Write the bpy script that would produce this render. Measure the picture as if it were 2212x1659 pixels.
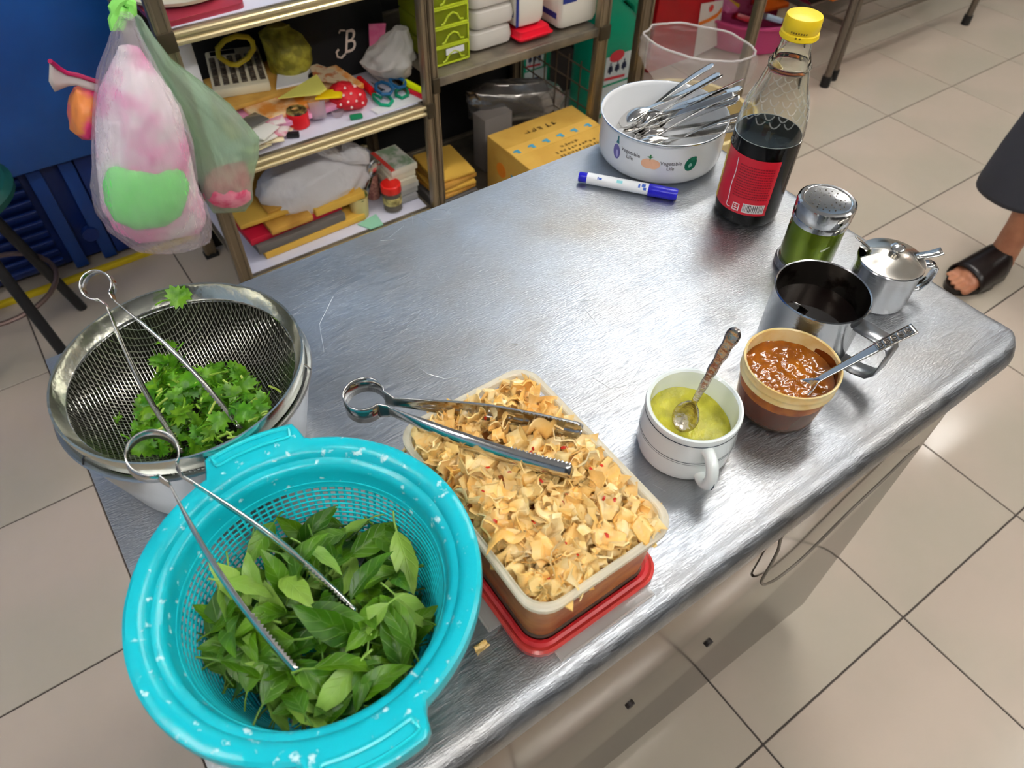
import bpy, bmesh, math, random
from mathutils import Vector, Matrix, Euler, noise
random.seed(7)
for _o in list(bpy.data.objects): bpy.data.objects.remove(_o)
SC = bpy.context.scene
COL = SC.collection
PI = math.pi

# ---------------------------------------------------------------- camera
W, H = 2212, 1659
F = 1578.746                      # focal length in pixels
CH = 1.363                        # camera height (0.40 m floor tiles)
ZT = 0.788                        # table top height
AX = Vector((0.81637436, 0.42855385, -0.38713628))
AY = Vector((-0.57727126, 0.62532384, -0.52509808))
AZ = Vector((0.01705274, 0.65215926, 0.75789017))
RM = Matrix((AX, AY, AZ))         # world = RM @ camera
CAM = Vector((0, 0, CH))
cd = bpy.data.cameras.new('camera'); cd.sensor_fit = 'HORIZONTAL'; cd.sensor_width = 36.0
cd.lens = F / W * 36.0; cd.clip_start = 0.02; cd.clip_end = 60
cd.dof.use_dof = True; cd.dof.focus_distance = 0.78; cd.dof.aperture_fstop = 9.0
cam = bpy.data.objects.new('camera', cd); COL.objects.link(cam)
cam.matrix_world = Matrix.Translation(CAM) @ RM.to_4x4()
SC.camera = cam

def ray(px, py): return RM @ Vector((px - W/2, -(py - H/2), -F))
def atz(px, py, z): d = ray(px, py); return CAM + d*((z-CH)/d.z)
def aty(px, py, y): d = ray(px, py); return CAM + d*(y/d.y)
def onT(px, py, dz=0.0): return atz(px, py, ZT+dz)

# ---------------------------------------------------------------- view and world
SC.view_settings.view_transform = 'Standard'; SC.view_settings.look = 'None'
SC.view_settings.gamma = 1.0; SC.view_settings.use_curve_mapping = False
SC.view_settings.exposure = 0.42
wd = bpy.data.worlds.new('world'); SC.world = wd; wd.use_nodes = True
wd.node_tree.nodes['Background'].inputs[0].default_value = (0.8, 0.9, 1.0, 1)
wd.node_tree.nodes['Background'].inputs[1].default_value = 0.25

CEIL = 2.62
TUBE_POWER = 38.0                  # emission of the fluorescent tubes
# (x, y, direction angle) of the ceiling fixtures, 1.2 m long
FIXTURES = [(1.55, 0.74, 0.12), (1.95, 1.42, 0.1), (3.72, 0.62, 0.2), (-1.0, 0.55, 0.12), (-0.5, -1.05, 0.12), (1.0, -1.05, 0.12), (2.6, -1.0, 0.12)]  # left fixture and front row added as fill to brighten the rack

# ---------------------------------------------------------------- materials
def lin(c):
    r = []
    for v in c[:3]:
        v = v/255.0
        r.append(v/12.92 if v <= 0.04045 else ((v+0.055)/1.055)**2.4)
    return (r[0], r[1], r[2], 1.0)
MATS = {}
def mat(name, col=(200,200,200), rough=0.5, metal=0.0, spec=0.5, col2=None, nscale=8.0, nlo=0.4, nhi=0.6, stretch=(1,1,1),
        bump=0.0, bscale=60.0, bstretch=(1,1,1), trans=0.0, ior=1.45, alpha=1.0, coat=0.0, sss=0.0, emit=None, estr=0.0, rough2=None, objrand=None, detail=4.0, twosided=0.0, bdist=.002):
    if name in MATS: return MATS[name]
    m = bpy.data.materials.new(name); m.use_nodes = True; nt = m.node_tree; N = nt.nodes; L = nt.links
    b = N['Principled BSDF']
    b.inputs['Base Color'].default_value = lin(col); b.inputs['Roughness'].default_value = rough
    b.inputs['Metallic'].default_value = metal; b.inputs['Specular IOR Level'].default_value = spec
    b.inputs['IOR'].default_value = ior; b.inputs['Transmission Weight'].default_value = trans
    b.inputs['Alpha'].default_value = alpha; b.inputs['Coat Weight'].default_value = coat
    if sss > 0:
        b.inputs['Subsurface Weight'].default_value = sss; b.inputs['Subsurface Radius'].default_value = (0.01, 0.006, 0.003); b.inputs['Subsurface Scale'].default_value = 0.5
    if emit: b.inputs['Emission Color'].default_value = lin(emit); b.inputs['Emission Strength'].default_value = estr
    tc = N.new('ShaderNodeTexCoord')
    def mapping(s):
        mp = N.new('ShaderNodeMapping'); mp.inputs['Scale'].default_value = s; L.new(tc.outputs['Object'], mp.inputs['Vector']); return mp
    colsock = None
    if col2 is not None:
        nz = N.new('ShaderNodeTexNoise'); nz.inputs['Scale'].default_value = nscale; nz.inputs['Detail'].default_value = detail
        L.new(mapping(stretch).outputs[0], nz.inputs['Vector'])
        cr = N.new('ShaderNodeValToRGB'); cr.color_ramp.elements[0].position = nlo; cr.color_ramp.elements[1].position = nhi
        cr.color_ramp.elements[0].color = lin(col); cr.color_ramp.elements[1].color = lin(col2)
        L.new(nz.outputs['Fac'], cr.inputs[0]); colsock = cr.outputs[0]
        if rough2 is not None:
            mr = N.new('ShaderNodeMapRange'); mr.inputs['To Min'].default_value = rough; mr.inputs['To Max'].default_value = rough2
            mr.inputs['From Min'].default_value = nlo; mr.inputs['From Max'].default_value = nhi
            L.new(nz.outputs['Fac'], mr.inputs[0]); L.new(mr.outputs[0], b.inputs['Roughness'])
    if objrand is not None:
        oi = N.new('ShaderNodeObjectInfo'); cr2 = N.new('ShaderNodeValToRGB')
        cr2.color_ramp.elements[0].color = lin(objrand[0]); cr2.color_ramp.elements[1].color = lin(objrand[-1])
        for i, c in enumerate(objrand[1:-1]):
            e = cr2.color_ramp.elements.new((i+1)/(len(objrand)-1)); e.color = lin(c)
        L.new(oi.outputs['Random'], cr2.inputs[0])
        if colsock:
            mx = N.new('ShaderNodeMix'); mx.data_type = 'RGBA'; mx.blend_type = 'MULTIPLY'; mx.inputs[0].default_value = 1.0
            L.new(cr2.outputs[0], mx.inputs[6]); L.new(colsock, mx.inputs[7]); colsock = mx.outputs[2]
        else: colsock = cr2.outputs[0]
    if colsock: L.new(colsock, b.inputs['Base Color'])
    if bump > 0:
        nb = N.new('ShaderNodeTexNoise'); nb.inputs['Scale'].default_value = bscale; nb.inputs['Detail'].default_value = 3
        L.new(mapping(bstretch).outputs[0], nb.inputs['Vector'])
        bp = N.new('ShaderNodeBump'); bp.inputs['Strength'].default_value = bump; bp.inputs['Distance'].default_value = bdist
        L.new(nb.outputs['Fac'], bp.inputs['Height']); L.new(bp.outputs[0], b.inputs['Normal'])
    if twosided > 0:
        tl = N.new('ShaderNodeBsdfTranslucent'); tl.inputs[0].default_value = lin(col)
        if colsock: L.new(colsock, tl.inputs[0])
        ms = N.new('ShaderNodeMixShader'); ms.inputs[0].default_value = twosided
        L.new(b.outputs[0], ms.inputs[1]); L.new(tl.outputs[0], ms.inputs[2]); L.new(ms.outputs[0], N['Material Output'].inputs['Surface'])
    MATS[name] = m; return m
def film(name, col, clear=0.5, rough=0.25, tint=(255,255,255), bump=0.5, bscale=30, col2=None, bdist=.002, bstretch=(1,1,1)):
    """thin plastic film: part see-through, part milky"""
    m = mat(name, col, rough, spec=0.6, bump=bump, bscale=bscale, col2=col2, nscale=14, bdist=bdist, bstretch=bstretch)
    nt = m.node_tree; N = nt.nodes; L = nt.links; b = N['Principled BSDF']
    tr = N.new('ShaderNodeBsdfTransparent'); tr.inputs[0].default_value = lin(tint)
    tl = N.new('ShaderNodeBsdfTranslucent'); tl.inputs[0].default_value = lin(col)
    m1 = N.new('ShaderNodeMixShader'); m1.inputs[0].default_value = 0.4
    L.new(b.outputs[0], m1.inputs[1]); L.new(tl.outputs[0], m1.inputs[2])
    m2 = N.new('ShaderNodeMixShader'); m2.inputs[0].default_value = clear
    L.new(m1.outputs[0], m2.inputs[1]); L.new(tr.outputs[0], m2.inputs[2]); L.new(m2.outputs[0], N['Material Output'].inputs['Surface'])
    return m

# ---------------------------------------------------------------- mesh helpers
class MB:
    def __init__(s): s.v = []; s.f = []
    def add(s, vs, fs):
        o = len(s.v); s.v += [tuple(p) for p in vs]; s.f += [tuple(i+o for i in f) for f in fs]; return s
    def xf(s, M):
        s.v = [tuple(M @ Vector(p)) for p in s.v]; return s
    def box(s, c, d, r=0.0, seg=2, M=None):
        bm = bmesh.new(); bmesh.ops.create_cube(bm, size=1.0)
        for v in bm.verts: v.co = Vector((v.co.x*d[0], v.co.y*d[1], v.co.z*d[2]))
        if r > 0: bmesh.ops.bevel(bm, geom=list(bm.edges), offset=r, segments=seg, profile=0.5, affect='EDGES')
        bm.verts.index_update()
        vs = [v.co.copy() for v in bm.verts]
        if M is not None: vs = [M @ v for v in vs]
        vs = [v + Vector(c) for v in vs]
        fs = [[v.index for v in f.verts] for f in bm.faces]; bm.free(); return s.add(vs, fs)
    def lathe(s, prof, n=48, c=(0,0,0), close=False, rad=None):
        vs = []; fs = []; k = len(prof)
        for i in range(n):
            a = 2*PI*i/n; ca, sa = math.cos(a), math.sin(a)
            for j, (r, z) in enumerate(prof):
                rr = r if rad is None else rad(r, z, a, j)
                vs.append((c[0]+rr*ca, c[1]+rr*sa, c[2]+z))
        for i in range(n):
            i2 = (i+1) % n
            for j in range(k-1 if not close else k):
                j2 = (j+1) % k
                fs.append((i*k+j, i2*k+j, i2*k+j2, i*k+j2))
        return s.add(vs, fs)
    def cyl(s, p0, p1, r0, r1=None, n=16, caps=True):
        r1 = r0 if r1 is None else r1
        p0, p1 = Vector(p0), Vector(p1); d = (p1-p0).normalized()
        u = d.orthogonal().normalized(); w = d.cross(u)
        vs = []; fs = []
        for i in range(n):
            a = 2*PI*i/n; o = u*math.cos(a)+w*math.sin(a); vs += [p0+o*r0, p1+o*r1]
        for i in range(n):
            j = (i+1) % n; fs.append((2*i, 2*j, 2*j+1, 2*i+1))
        if caps: fs.append([2*i for i in range(n)][::-1]); fs.append([2*i+1 for i in range(n)])
        return s.add(vs, fs)
    def tube(s, pts, r, n=8, closed=False, caps=True):
        pts = [Vector(p) for p in pts]; m = len(pts); vs = []; fs = []
        rad = r if callable(r) else (lambda t: r)
        d0 = (pts[1]-pts[0]).normalized(); u = d0.orthogonal().normalized()
        for i in range(m):
            a = pts[(i-1) % m] if (closed or i > 0) else pts[0]; b = pts[(i+1) % m] if (closed or i < m-1) else pts[-1]
            d = (b-a).normalized(); u = (u - d*u.dot(d)).normalized(); w = d.cross(u); rr = rad(i/(m-1))
            for k in range(n):
                an = 2*PI*k/n; vs.append(pts[i]+(u*math.cos(an)+w*math.sin(an))*rr)
        for i in range(m if closed else m-1):
            i2 = (i+1) % m
            for k in range(n):
                k2 = (k+1) % n; fs.append((i*n+k, i*n+k2, i2*n+k2, i2*n+k))
        if caps and not closed: fs.append([k for k in range(n)][::-1]); fs.append([(m-1)*n+k for k in range(n)])
        return s.add(vs, fs)
    def grid(s, fn, nu, nv, wrapu=False):
        vs = []; fs = []
        for i in range(nu):
            for j in range(nv):
                vs.append(fn(i/(nu if wrapu else nu-1), j/(nv-1)))
        for i in range(nu if wrapu else nu-1):
            i2 = (i+1) % nu
            for j in range(nv-1): fs.append((i*nv+j, i2*nv+j, i2*nv+j+1, i*nv+j+1))
        return s.add(vs, fs)
    def prism(s, out, z0, z1):
        n = len(out); vs = [(p[0], p[1], z0) for p in out]+[(p[0], p[1], z1) for p in out]
        fs = [list(range(n))[::-1], [n+i for i in range(n)]]+[(i, (i+1) % n, n+(i+1) % n, n+i) for i in range(n)]
        return s.add(vs, fs)
    def loft(s, rings, caps=True):
        n = len(rings[0]); vs = [p for r in rings for p in r]; fs = []
        for i in range(len(rings)-1):
            for k in range(n):
                k2 = (k+1) % n; fs.append((i*n+k, i*n+k2, (i+1)*n+k2, (i+1)*n+k))
        if caps: fs.append(list(range(n))[::-1]); fs.append([(len(rings)-1)*n+k for k in range(n)])
        return s.add(vs, fs)
    def mesh(s, name, m, smooth=35):
        me = bpy.data.meshes.new(name); me.from_pydata(s.v, [], s.f); me.update()
        bm = bmesh.new(); bm.from_mesh(me); bmesh.ops.recalc_face_normals(bm, faces=bm.faces); bm.to_mesh(me); bm.free()
        if smooth:
            me.polygons.foreach_set('use_smooth', [True]*len(me.polygons)); me.set_sharp_from_angle(angle=math.radians(smooth))
        if m: me.materials.append(m)
        return me
    def build(s, name, m, parent=None, loc=None, smooth=35, solid=0.0):
        o = bpy.data.objects.new(name, s.mesh(name, m, smooth)); COL.objects.link(o)
        if parent: o.parent = parent
        if loc is not None: o.location = loc
        if solid: md = o.modifiers.new('solid', 'SOLIDIFY'); md.thickness = solid; md.offset = 0
        return o
def rrect(x0, x1, y0, y1, r, seg=5):
    out = []
    for cx, cy, a0 in ((x1-r, y1-r, 0), (x0+r, y1-r, 90), (x0+r, y0+r, 180), (x1-r, y0+r, 270)):
        for k in range(seg+1):
            a = math.radians(a0+90*k/seg); out.append((cx+r*math.cos(a), cy+r*math.sin(a)))
    return out
def tag(o, label, cat, group=None):
    o['label'] = label; o['category'] = cat
    if group: o['group'] = group
    return o
def thing(name, label, cat, loc=(0,0,0), rz=0.0, group=None):
    o = bpy.data.objects.new(name, None); COL.objects.link(o); o.location = loc; o.rotation_euler = (0,0,rz)
    o.empty_display_size = 0.02
    return tag(o, label, cat, group)
def struct(o): o['kind'] = 'structure'; return o
def frame(o_pos, xdir, up=Vector((0,0,1))):
    x = Vector(xdir).normalized(); y = Vector(up).cross(x).normalized(); z = x.cross(y)
    return Matrix.Translation(o_pos) @ Matrix((x, y, z)).transposed().to_4x4()
def textmesh(body, size=1.0, align='CENTER', shear=0.0):
    cu = bpy.data.curves.new('txt', 'FONT'); cu.body = body; cu.size = size; cu.align_x = align; cu.align_y = 'CENTER'; cu.shear = shear
    ob = bpy.data.objects.new('txt', cu); COL.objects.link(ob)
    dg = bpy.context.evaluated_depsgraph_get(); me = bpy.data.meshes.new_from_object(ob.evaluated_get(dg))
    vs = [v.co.copy() for v in me.vertices]; fs = [tuple(p.vertices) for p in me.polygons]
    bpy.data.objects.remove(ob); bpy.data.curves.remove(cu); bpy.data.meshes.remove(me)
    return vs, fs

STEEL = mat('brushed_steel', (196,198,200), 0.285, 1.0, col2=(172,176,180), nscale=5, nlo=.35, nhi=.65, rough2=.36, bump=.12, bscale=90, bstretch=(1,14,1))
TABLE_STEEL = mat('worn_table_steel', (176,185,196), 0.3, 1.0, col2=(156,152,146), nscale=9, nlo=.2, nhi=.8, bump=.22, bscale=180, bstretch=(1,4,1), detail=10)
def _table_nodes():
    # fine scratch haze: cross-hatched stretched noise drives the roughness
    nt = TABLE_STEEL.node_tree; N = nt.nodes; L = nt.links; b = N['Principled BSDF']; tc = N.new('ShaderNodeTexCoord'); prev = None
    for rot, sc in ((.5, (30, 420, 1)), (-.9, (26, 360, 1)), (1.9, (40, 300, 1))):
        mp = N.new('ShaderNodeMapping'); mp.inputs['Rotation'].default_value = (0, 0, rot); mp.inputs['Scale'].default_value = sc; L.new(tc.outputs['Object'], mp.inputs['Vector'])
        nz = N.new('ShaderNodeTexNoise'); nz.inputs['Scale'].default_value = 1.6; nz.inputs['Detail'].default_value = 5; L.new(mp.outputs[0], nz.inputs['Vector'])
        r = N.new('ShaderNodeMapRange'); r.inputs[1].default_value = .5; r.inputs[2].default_value = .72; r.inputs[3].default_value = 0; r.inputs[4].default_value = 1; L.new(nz.outputs['Fac'], r.inputs[0])
        if prev is None: prev = r.outputs[0]
        else:
            m = N.new('ShaderNodeMath'); m.operation = 'MAXIMUM'; L.new(prev, m.inputs[0]); L.new(r.outputs[0], m.inputs[1]); prev = m.outputs[0]
    big = N.new('ShaderNodeTexNoise'); big.inputs['Scale'].default_value = 7; big.inputs['Detail'].default_value = 5; L.new(tc.outputs['Object'], big.inputs['Vector'])
    rb_ = N.new('ShaderNodeMapRange'); rb_.inputs[1].default_value = .3; rb_.inputs[2].default_value = .7; rb_.inputs[3].default_value = .29; rb_.inputs[4].default_value = .38; L.new(big.outputs['Fac'], rb_.inputs[0])
    ml = N.new('ShaderNodeMath'); ml.operation = 'MULTIPLY_ADD'; ml.inputs[1].default_value = .24; L.new(prev, ml.inputs[0]); L.new(rb_.outputs[0], ml.inputs[2]); L.new(ml.outputs[0], b.inputs['Roughness'])
_table_nodes()
PANEL_STEEL = mat('panel_steel', (150,143,134), 0.12, 1.0, bump=.04, bscale=6)
CHROME = mat('polished_steel', (214,214,214), 0.1, 1.0)
BLACK = mat('black_plastic', (22,22,24), 0.45)
WHITE = mat('white_plastic', (235,235,232), 0.4)

# ---------------------------------------------------------------- room
RX0, RX1, RY0, RY1 = -2.22, 5.0, -1.6, 2.42
GROUT = mat('grout', (70,62,56), 0.8)
TILE = mat('floor_tile', (188,173,158), 0.14, spec=0.5, col2=(178,168,152), nscale=2.2, nlo=.42, nhi=.62, bump=.02, bscale=40, rough2=.2)
fl = struct(MB().box(((RX0+RX1)/2, (RY0+RY1)/2, -0.035), (RX1-RX0, RY1-RY0, 0.066)).build('floor', GROUT))
tm = MB().box((0,0,-0.004), (0.3965,0.3965,0.008), 0.0008, 1).mesh('tile', TILE)
gx, gy = 0.5794, 0.0232
for i in range(-7, 11):
    for j in range(-4, 6):
        cx, cy = gx+0.4*i+0.2, gy+0.4*j+0.2
        if cx-0.2 < RX0 or cx+.2 > RX1 or cy-.2 < RY0 or cy+.2 > RY1: continue
        o = bpy.data.objects.new('tile', tm); COL.objects.link(o); o.parent = fl; o.location = (cx, cy, 0.0)
PAINT = mat('wall_paint', (164,188,214), 0.7)
PAINT2 = mat('wall_paint_warm', (196,188,174), 0.7)
PAINT3 = mat('wall_darkened', (58,60,62), 0.5)  # unseen front wall, darkened to give the steel dark reflections
struct(MB().box(((RX0+RX1)/2, RY1+.05, CEIL/2), (RX1-RX0+.2, .1, CEIL)).build('wall_back', PAINT))
struct(MB().box(((RX0+RX1)/2, RY0-.05, CEIL/2), (RX1-RX0+.2, .1, CEIL)).build('wall_front', PAINT3))
struct(MB().box((RX0-.05, (RY0+RY1)/2, CEIL/2), (.1, RY1-RY0, CEIL)).build('wall_left', PAINT))
struct(MB().box((RX1+.05, (RY0+RY1)/2, CEIL/2), (.1, RY1-RY0, CEIL)).build('wall_right', PAINT2))
struct(MB().box(((RX0+RX1)/2, (RY0+RY1)/2, CEIL+.05), (RX1-RX0+.2, RY1-RY0+.2, .1)).build('ceiling', mat('ceiling_paint', (210,212,212), 0.8)))
struct(MB().box((2.4, RY1-.012, .5), (5.2, .02, 1.0), .004).build('shade_trim_1', mat('shade_board', (38,34,30), 0.6)))  # dark board added to stand in for the gloom behind the racks
# ceiling fluorescent fixtures, added fill ones included
TUBE = mat('lit_tube', (255,255,255), 0.5, emit=(255,251,246), estr=TUBE_POWER)
HOUS = mat('fixture_white', (230,230,228), 0.5)
for k, (x, y, a) in enumerate(FIXTURES):
    t = thing('ceiling_light', 'twin-tube fluorescent light fixture under the white ceiling, some added as fill', 'light', (x, y, CEIL), a, 'fluorescent ceiling fixtures')
    MB().box((0,0,-.02), (1.25,.16,.04), .006).build('housing', HOUS, t)
    for s in (-1, 1):
        MB().cyl((-.59, s*.045, -.062), (.59, s*.045, -.062), .015, n=14).build('tube', TUBE, t)
        for e in (-.605, .605): MB().box((e, s*.045, -.055), (.03,.03,.05), .003).build('socket', HOUS, t)

# ---------------------------------------------------------------- steel work table
TX0, TX1, TYB, TYF, RB = -0.0925, 0.806, 0.708, 0.146, 0.024
tb = thing('steel_work_table', 'stainless steel work table with rounded front edge and closed steel side panel', 'table', ((TX0+TX1)/2, .42, 0))
def tprof(sh, ex):
    p = [(TYB-ex, ZT-.04), (TYB-ex, ZT-.004), (TYB-.004-ex, ZT), (.55, ZT-.0003), (.35, ZT-.0003), (TYF+.03, ZT-.0002), (TYF+.012, ZT+.0012), (TYF, ZT+.0012)]
    for k in range(1, 10):
        a = math.radians(90+k*12); p.append((TYF+math.cos(a)*(RB-sh), ZT-RB+.0012+math.sin(a)*RB))
    p += [(TYF-.012+sh, ZT-.05), (TYF+.004, ZT-.053), (TYF+.01, ZT-.044)]
    return p
rings = []
xs = [TX0, TX0+.001, TX0+.004]+[TX0+.004+(TX1-.03-TX0-.004)*k/24 for k in range(1, 25)]
xs += [TX1-.03+.03*math.sin(math.radians(a)) for a in (15,30,45,60,72,82,90)]
for x in xs:
    t = max(0, (x-(TX1-.03))/.03); sh = RB*.8*(1-math.sqrt(max(0, 1-t*t)))
    dz = -.0035*(1-math.sqrt(max(0, 1-max(0, (x-(TX1-.006))/.006)**2)))
    rings.append([(x-tb.location.x, y-tb.location.y, z+(dz if z > ZT-.01 else 0)) for y, z in tprof(sh, 0)])
MB().loft(rings).build('tabletop', TABLE_STEEL, tb, smooth=40)
def tbox(name, c, d, m, r=.002):
    return MB().box((c[0]-tb.location.x, c[1]-tb.location.y, c[2]), d, r).build(name, m, tb)
CX1 = 0.803
tbox('front_panel', ((TX0+CX1)/2+.005, .153, .4), (CX1-TX0-.01, .012, .68), PANEL_STEEL)
tbox('back_panel', ((TX0+CX1)/2+.005, .69, .4), (CX1-TX0-.01, .012, .68), STEEL)
tbox('side_panel', (TX0+.012, .42, .4), (.012, .52, .68), STEEL)
tbox('side_panel', (CX1-.006, .42, .4), (.012, .52, .68), PANEL_STEEL)
tbox('bottom_panel', ((TX0+CX1)/2, .42, .065), (CX1-TX0-.03, .52, .012), STEEL)
for x, y in ((TX0+.06,.2), (CX1-.055,.2), (TX0+.06,.64), (CX1-.055,.64)):
    MB().cyl((x-tb.location.x, y-tb.location.y, 0), (x-tb.location.x, y-tb.location.y, .012), .022, n=20).cyl((x-tb.location.x, y-tb.location.y, .012), (x-tb.location.x, y-tb.location.y, .06), .013, n=16).build('foot', BLACK, tb)
for px, py in ((1530,1388), (1360,1521)):
    q = aty(px, py, .147)
    MB().cyl((q.x-tb.location.x, q.y-tb.location.y-.0035, q.z), (q.x-tb.location.x, q.y-tb.location.y+.002, q.z), .006, .0065, n=14).build('bolt', mat('dark_bolt', (30,22,18), .5), tb)
# scratches scored into the far edge of the top and faint ring marks
SCR = mat('scratch_mark', (206,212,214), 0.35, 1.0)
sm = MB()
def scratch(pts, w=.0004):
    q = [onT(*p) for p in pts]
    sm.tube([(p.x-tb.location.x, p.y-tb.location.y, ZT+.00005) for p in q], w*.5, 5)
scratch([(828,505),(822,520),(850,518)]); scratch([(838,500),(868,478),(872,488),(842,512)]); scratch([(870,478),(905,470),(890,462),(892,486)])
scratch([(896,462),(930,486)]); scratch([(915,458),(955,452),(974,458),(962,474),(935,474)]); scratch([(960,462),(976,448)])
scratch([(900,782),(915,780),(905,795),(925,808),(960,818),(992,815)], .0006); scratch([(1105,742),(1118,743)], .0012)
scratch([(720,640),(690,700),(700,760)], .0004); scratch([(1385,790),(1360,830),(1320,840),(1280,815)], .0004); scratch([(1290,700),(1240,640),(1180,610)], .0003)
rsx = random.Random(31)
for _ in range(110):
    x, y = rsx.uniform(TX0+.03, TX1-.03), rsx.uniform(TYF+.03, TYB-.02); a = rsx.uniform(0, PI); L = rsx.uniform(.004, .022); c = rsx.uniform(-.5, .5)
    pts = []
    for k in range(5):
        u = (k/4-.5)*L; pts.append((x-tb.location.x+u*math.cos(a)-c*u*u*8*math.sin(a), y-tb.location.y+u*math.sin(a)+c*u*u*8*math.cos(a), ZT-.00018))
    sm.tube(pts, .00009, 4)
sm.build('scratches', SCR, tb)['kind'] = 'stuff'
# grey cable hanging in a loop below the front edge
cb = [aty(px, py, .138) for px, py in ((1698,1140),(1685,1165),(1683,1185),(1668,1215),(1650,1245),(1643,1258),(1650,1265),(1680,1250),(1730,1210),(1790,1150),(1850,1090),(1910,1035),(1960,985),(1985,965))]
cb2 = []
for i in range(len(cb)-1):
    for k in range(4): cb2.append(cb[i].lerp(cb[i+1], k/4))
cb2.append(cb[-1])
for _ in range(3): cb2 = [cb2[0]]+[(cb2[i-1]+cb2[i]*2+cb2[i+1])/4 for i in range(1, len(cb2)-1)]+[cb2[-1]]
tag(MB().tube(cb2, .0018, 8).build('cable', mat('grey_cable', (120,112,100), .5)), 'thin grey cable looping below the rounded table edge', 'cable')
# ================================================================ things on the table
def zat(px, py, x, y):
    d = ray(px, py); t = (d.x*x+d.y*y)/(d.x*d.x+d.y*d.y); return CH+d.z*t
def wrapv(vs, r, th0, z0, sx=1.0):
    """flat (u,v) points laid on a vertical cylinder about the local z axis"""
    return [(r*math.cos(th0+p[0]*sx/r), r*math.sin(th0+p[0]*sx/r), z0+p[1]) for p in vs]
def disc(cx, cy, a, b, n=20, rot=0.0):
    return [(cx+a*math.cos(t)*math.cos(rot)-b*math.sin(t)*math.sin(rot), cy+a*math.cos(t)*math.sin(rot)+b*math.sin(t)*math.cos(rot)) for t in [2*PI*i/n for i in range(n)]]
def patch(r, th0, th1, z0, z1, n=24, nz=2):
    m = MB(); m.grid(lambda u, v: (r*math.cos(th0+(th1-th0)*u), r*math.sin(th0+(th1-th0)*u), z0+(z1-z0)*v), n, nz); return m

# ---- steel pot under the strainer
PC = Vector((.0167, .491, ZT))
t = thing('steel_pot', 'brushed steel pot with flared rim carrying the wire strainer', 'pot', PC)
MB().lathe([(0,.0), (.07,.0), (.078,.003), (.083,.012), (.0965,.07), (.0985,.09), (.1005,.096), (.1045,.0985), (.1055,.1005), (.1045,.1022), (.1015,.1015),
            (.0985,.098)], 72).build('body', STEEL, t)
MB().lathe([(.0985,.098), (.097,.09), (.095,.07), (.0815,.013), (.076,.005), (0,.004)], 72).build('inner_wall', mat('shaded_steel', (66,64,58), .5, .8), t)  # inside darkened to paint in the shade below the strainer
# ---- wire strainer
t = thing('wire_strainer', 'round fine wire mesh strainer with steel rim band holding chopped coriander', 'strainer', PC+Vector((0,0,.03)))
zb = -.03
MB().lathe([(.0935,.104+zb), (.0925,.1075+zb), (.094,.1095+zb), (.0985,.1165+zb), (.0995,.1195+zb), (.1013,.1198+zb), (.1018,.1165+zb), (.1008,.110+zb), (.1004,.1035+zb), (.0965,.1025+zb)], 96, close=True,
           rad=lambda r, z, a, j: r*(1+.0022*noise.noise(Vector((a*9, j*.6, 3))))).build('rim_band', mat('strainer_band', (204,204,192), .2, 1.0, bump=.5, bscale=60), t)
MB().lathe([(.0935+.0016*math.cos(k*PI/4), .1062+zb+.0016*math.sin(k*PI/4)) for k in range(8)], 90, close=True).build('inner_ring', CHROME, t)
for a in (30, 115, 205, 262, 330):
    a = math.radians(a)
    MB().tube([(.0985*math.cos(a), .0985*math.sin(a), .112+zb), (.1025*math.cos(a), .1025*math.sin(a), .107+zb), (.1045*math.cos(a), .1045*math.sin(a), .1030+zb)], .0011, 6).build('lug', CHROME, t)
def bowlz(r):      # strainer bowl, local height above the table
    q = min(1.0, r/.0935); return .028+.0785*(1-math.sqrt(max(0.0, 1-(q*.985)**2)))/(1-math.sqrt(1-.985**2))
wm = MB(); NW = 62; RBW = .0935
for ax in (0, 1):
    for i in range(NW):
        c = -RBW+2*RBW*(i+.5)/NW; L = math.sqrt(max(0, RBW**2-c*c)); n = max(6, int(L/RBW*46)); pts = []
        for k in range(n+1):
            s = -L+2*L*k/n; r = math.hypot(c, s)
            z = bowlz(r)-.03+(.0003 if (k+i+ax) % 2 else -.0003)
            pts.append((c, s, z) if ax == 0 else (s, c, z))
        wm.tube(pts, .00046, 4, caps=False)
ob = wm.build('wire_mesh', mat('mesh_wire', (190,188,180), .3, 1.0), t); ob['kind'] = 'stuff'

# ---- coriander
def leafy(n_l, rnd, size):
    """chopped coriander leaf: lobed fan outline with toothed edge, slightly crumpled, with a stalk"""
    m = MB(); K = 26; out = []
    for k in range(K):
        a = 2*PI*k/K; lob = .58+.30*abs(math.cos(a*1.5))+.17*(1 if k % 2 else -.7)+rnd.uniform(-.06, .06)
        out.append((size*lob*math.cos(a), size*lob*math.sin(a)*.85))
    ph = rnd.uniform(0, 6); amp = size*rnd.uniform(.15, .32)
    def zz(x, y): return amp*math.sin(x/size*2.4+ph)*math.cos(y/size*2.0+ph*.7)+.12*size*noise.noise(Vector((x*120, y*120, ph)))
    vs = [(0, 0, zz(0, 0))]+[(x*.55, y*.55, zz(x*.55, y*.55)) for x, y in out]+[(x, y, zz(x, y)) for x, y in out]
    fs = [(0, 1+k, 1+(k+1) % K) for k in range(K)]+[(1+k, 1+K+k, 1+K+(k+1) % K, 1+(k+1) % K) for k in range(K)]
    m.add(vs, fs)
    m.tube([(-size*.5, 0, zz(-size*.5, 0)-.0004), (-size*1.0, size*.1, -.001), (-size*1.5, size*.05, -.0025)], .0006, 5)
    return m
CORI = mat('coriander_green', (88,138,30), .34, col2=(132,180,56), nscale=90, objrand=[(120,190,110),(255,255,200),(150,215,140),(235,255,170)], twosided=.3, bump=.3, bscale=300)
STALK = mat('coriander_stalk', (130,170,50), .4, objrand=[(110,150,40),(176,196,90),(130,170,56)])
rl = random.Random(3)
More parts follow.
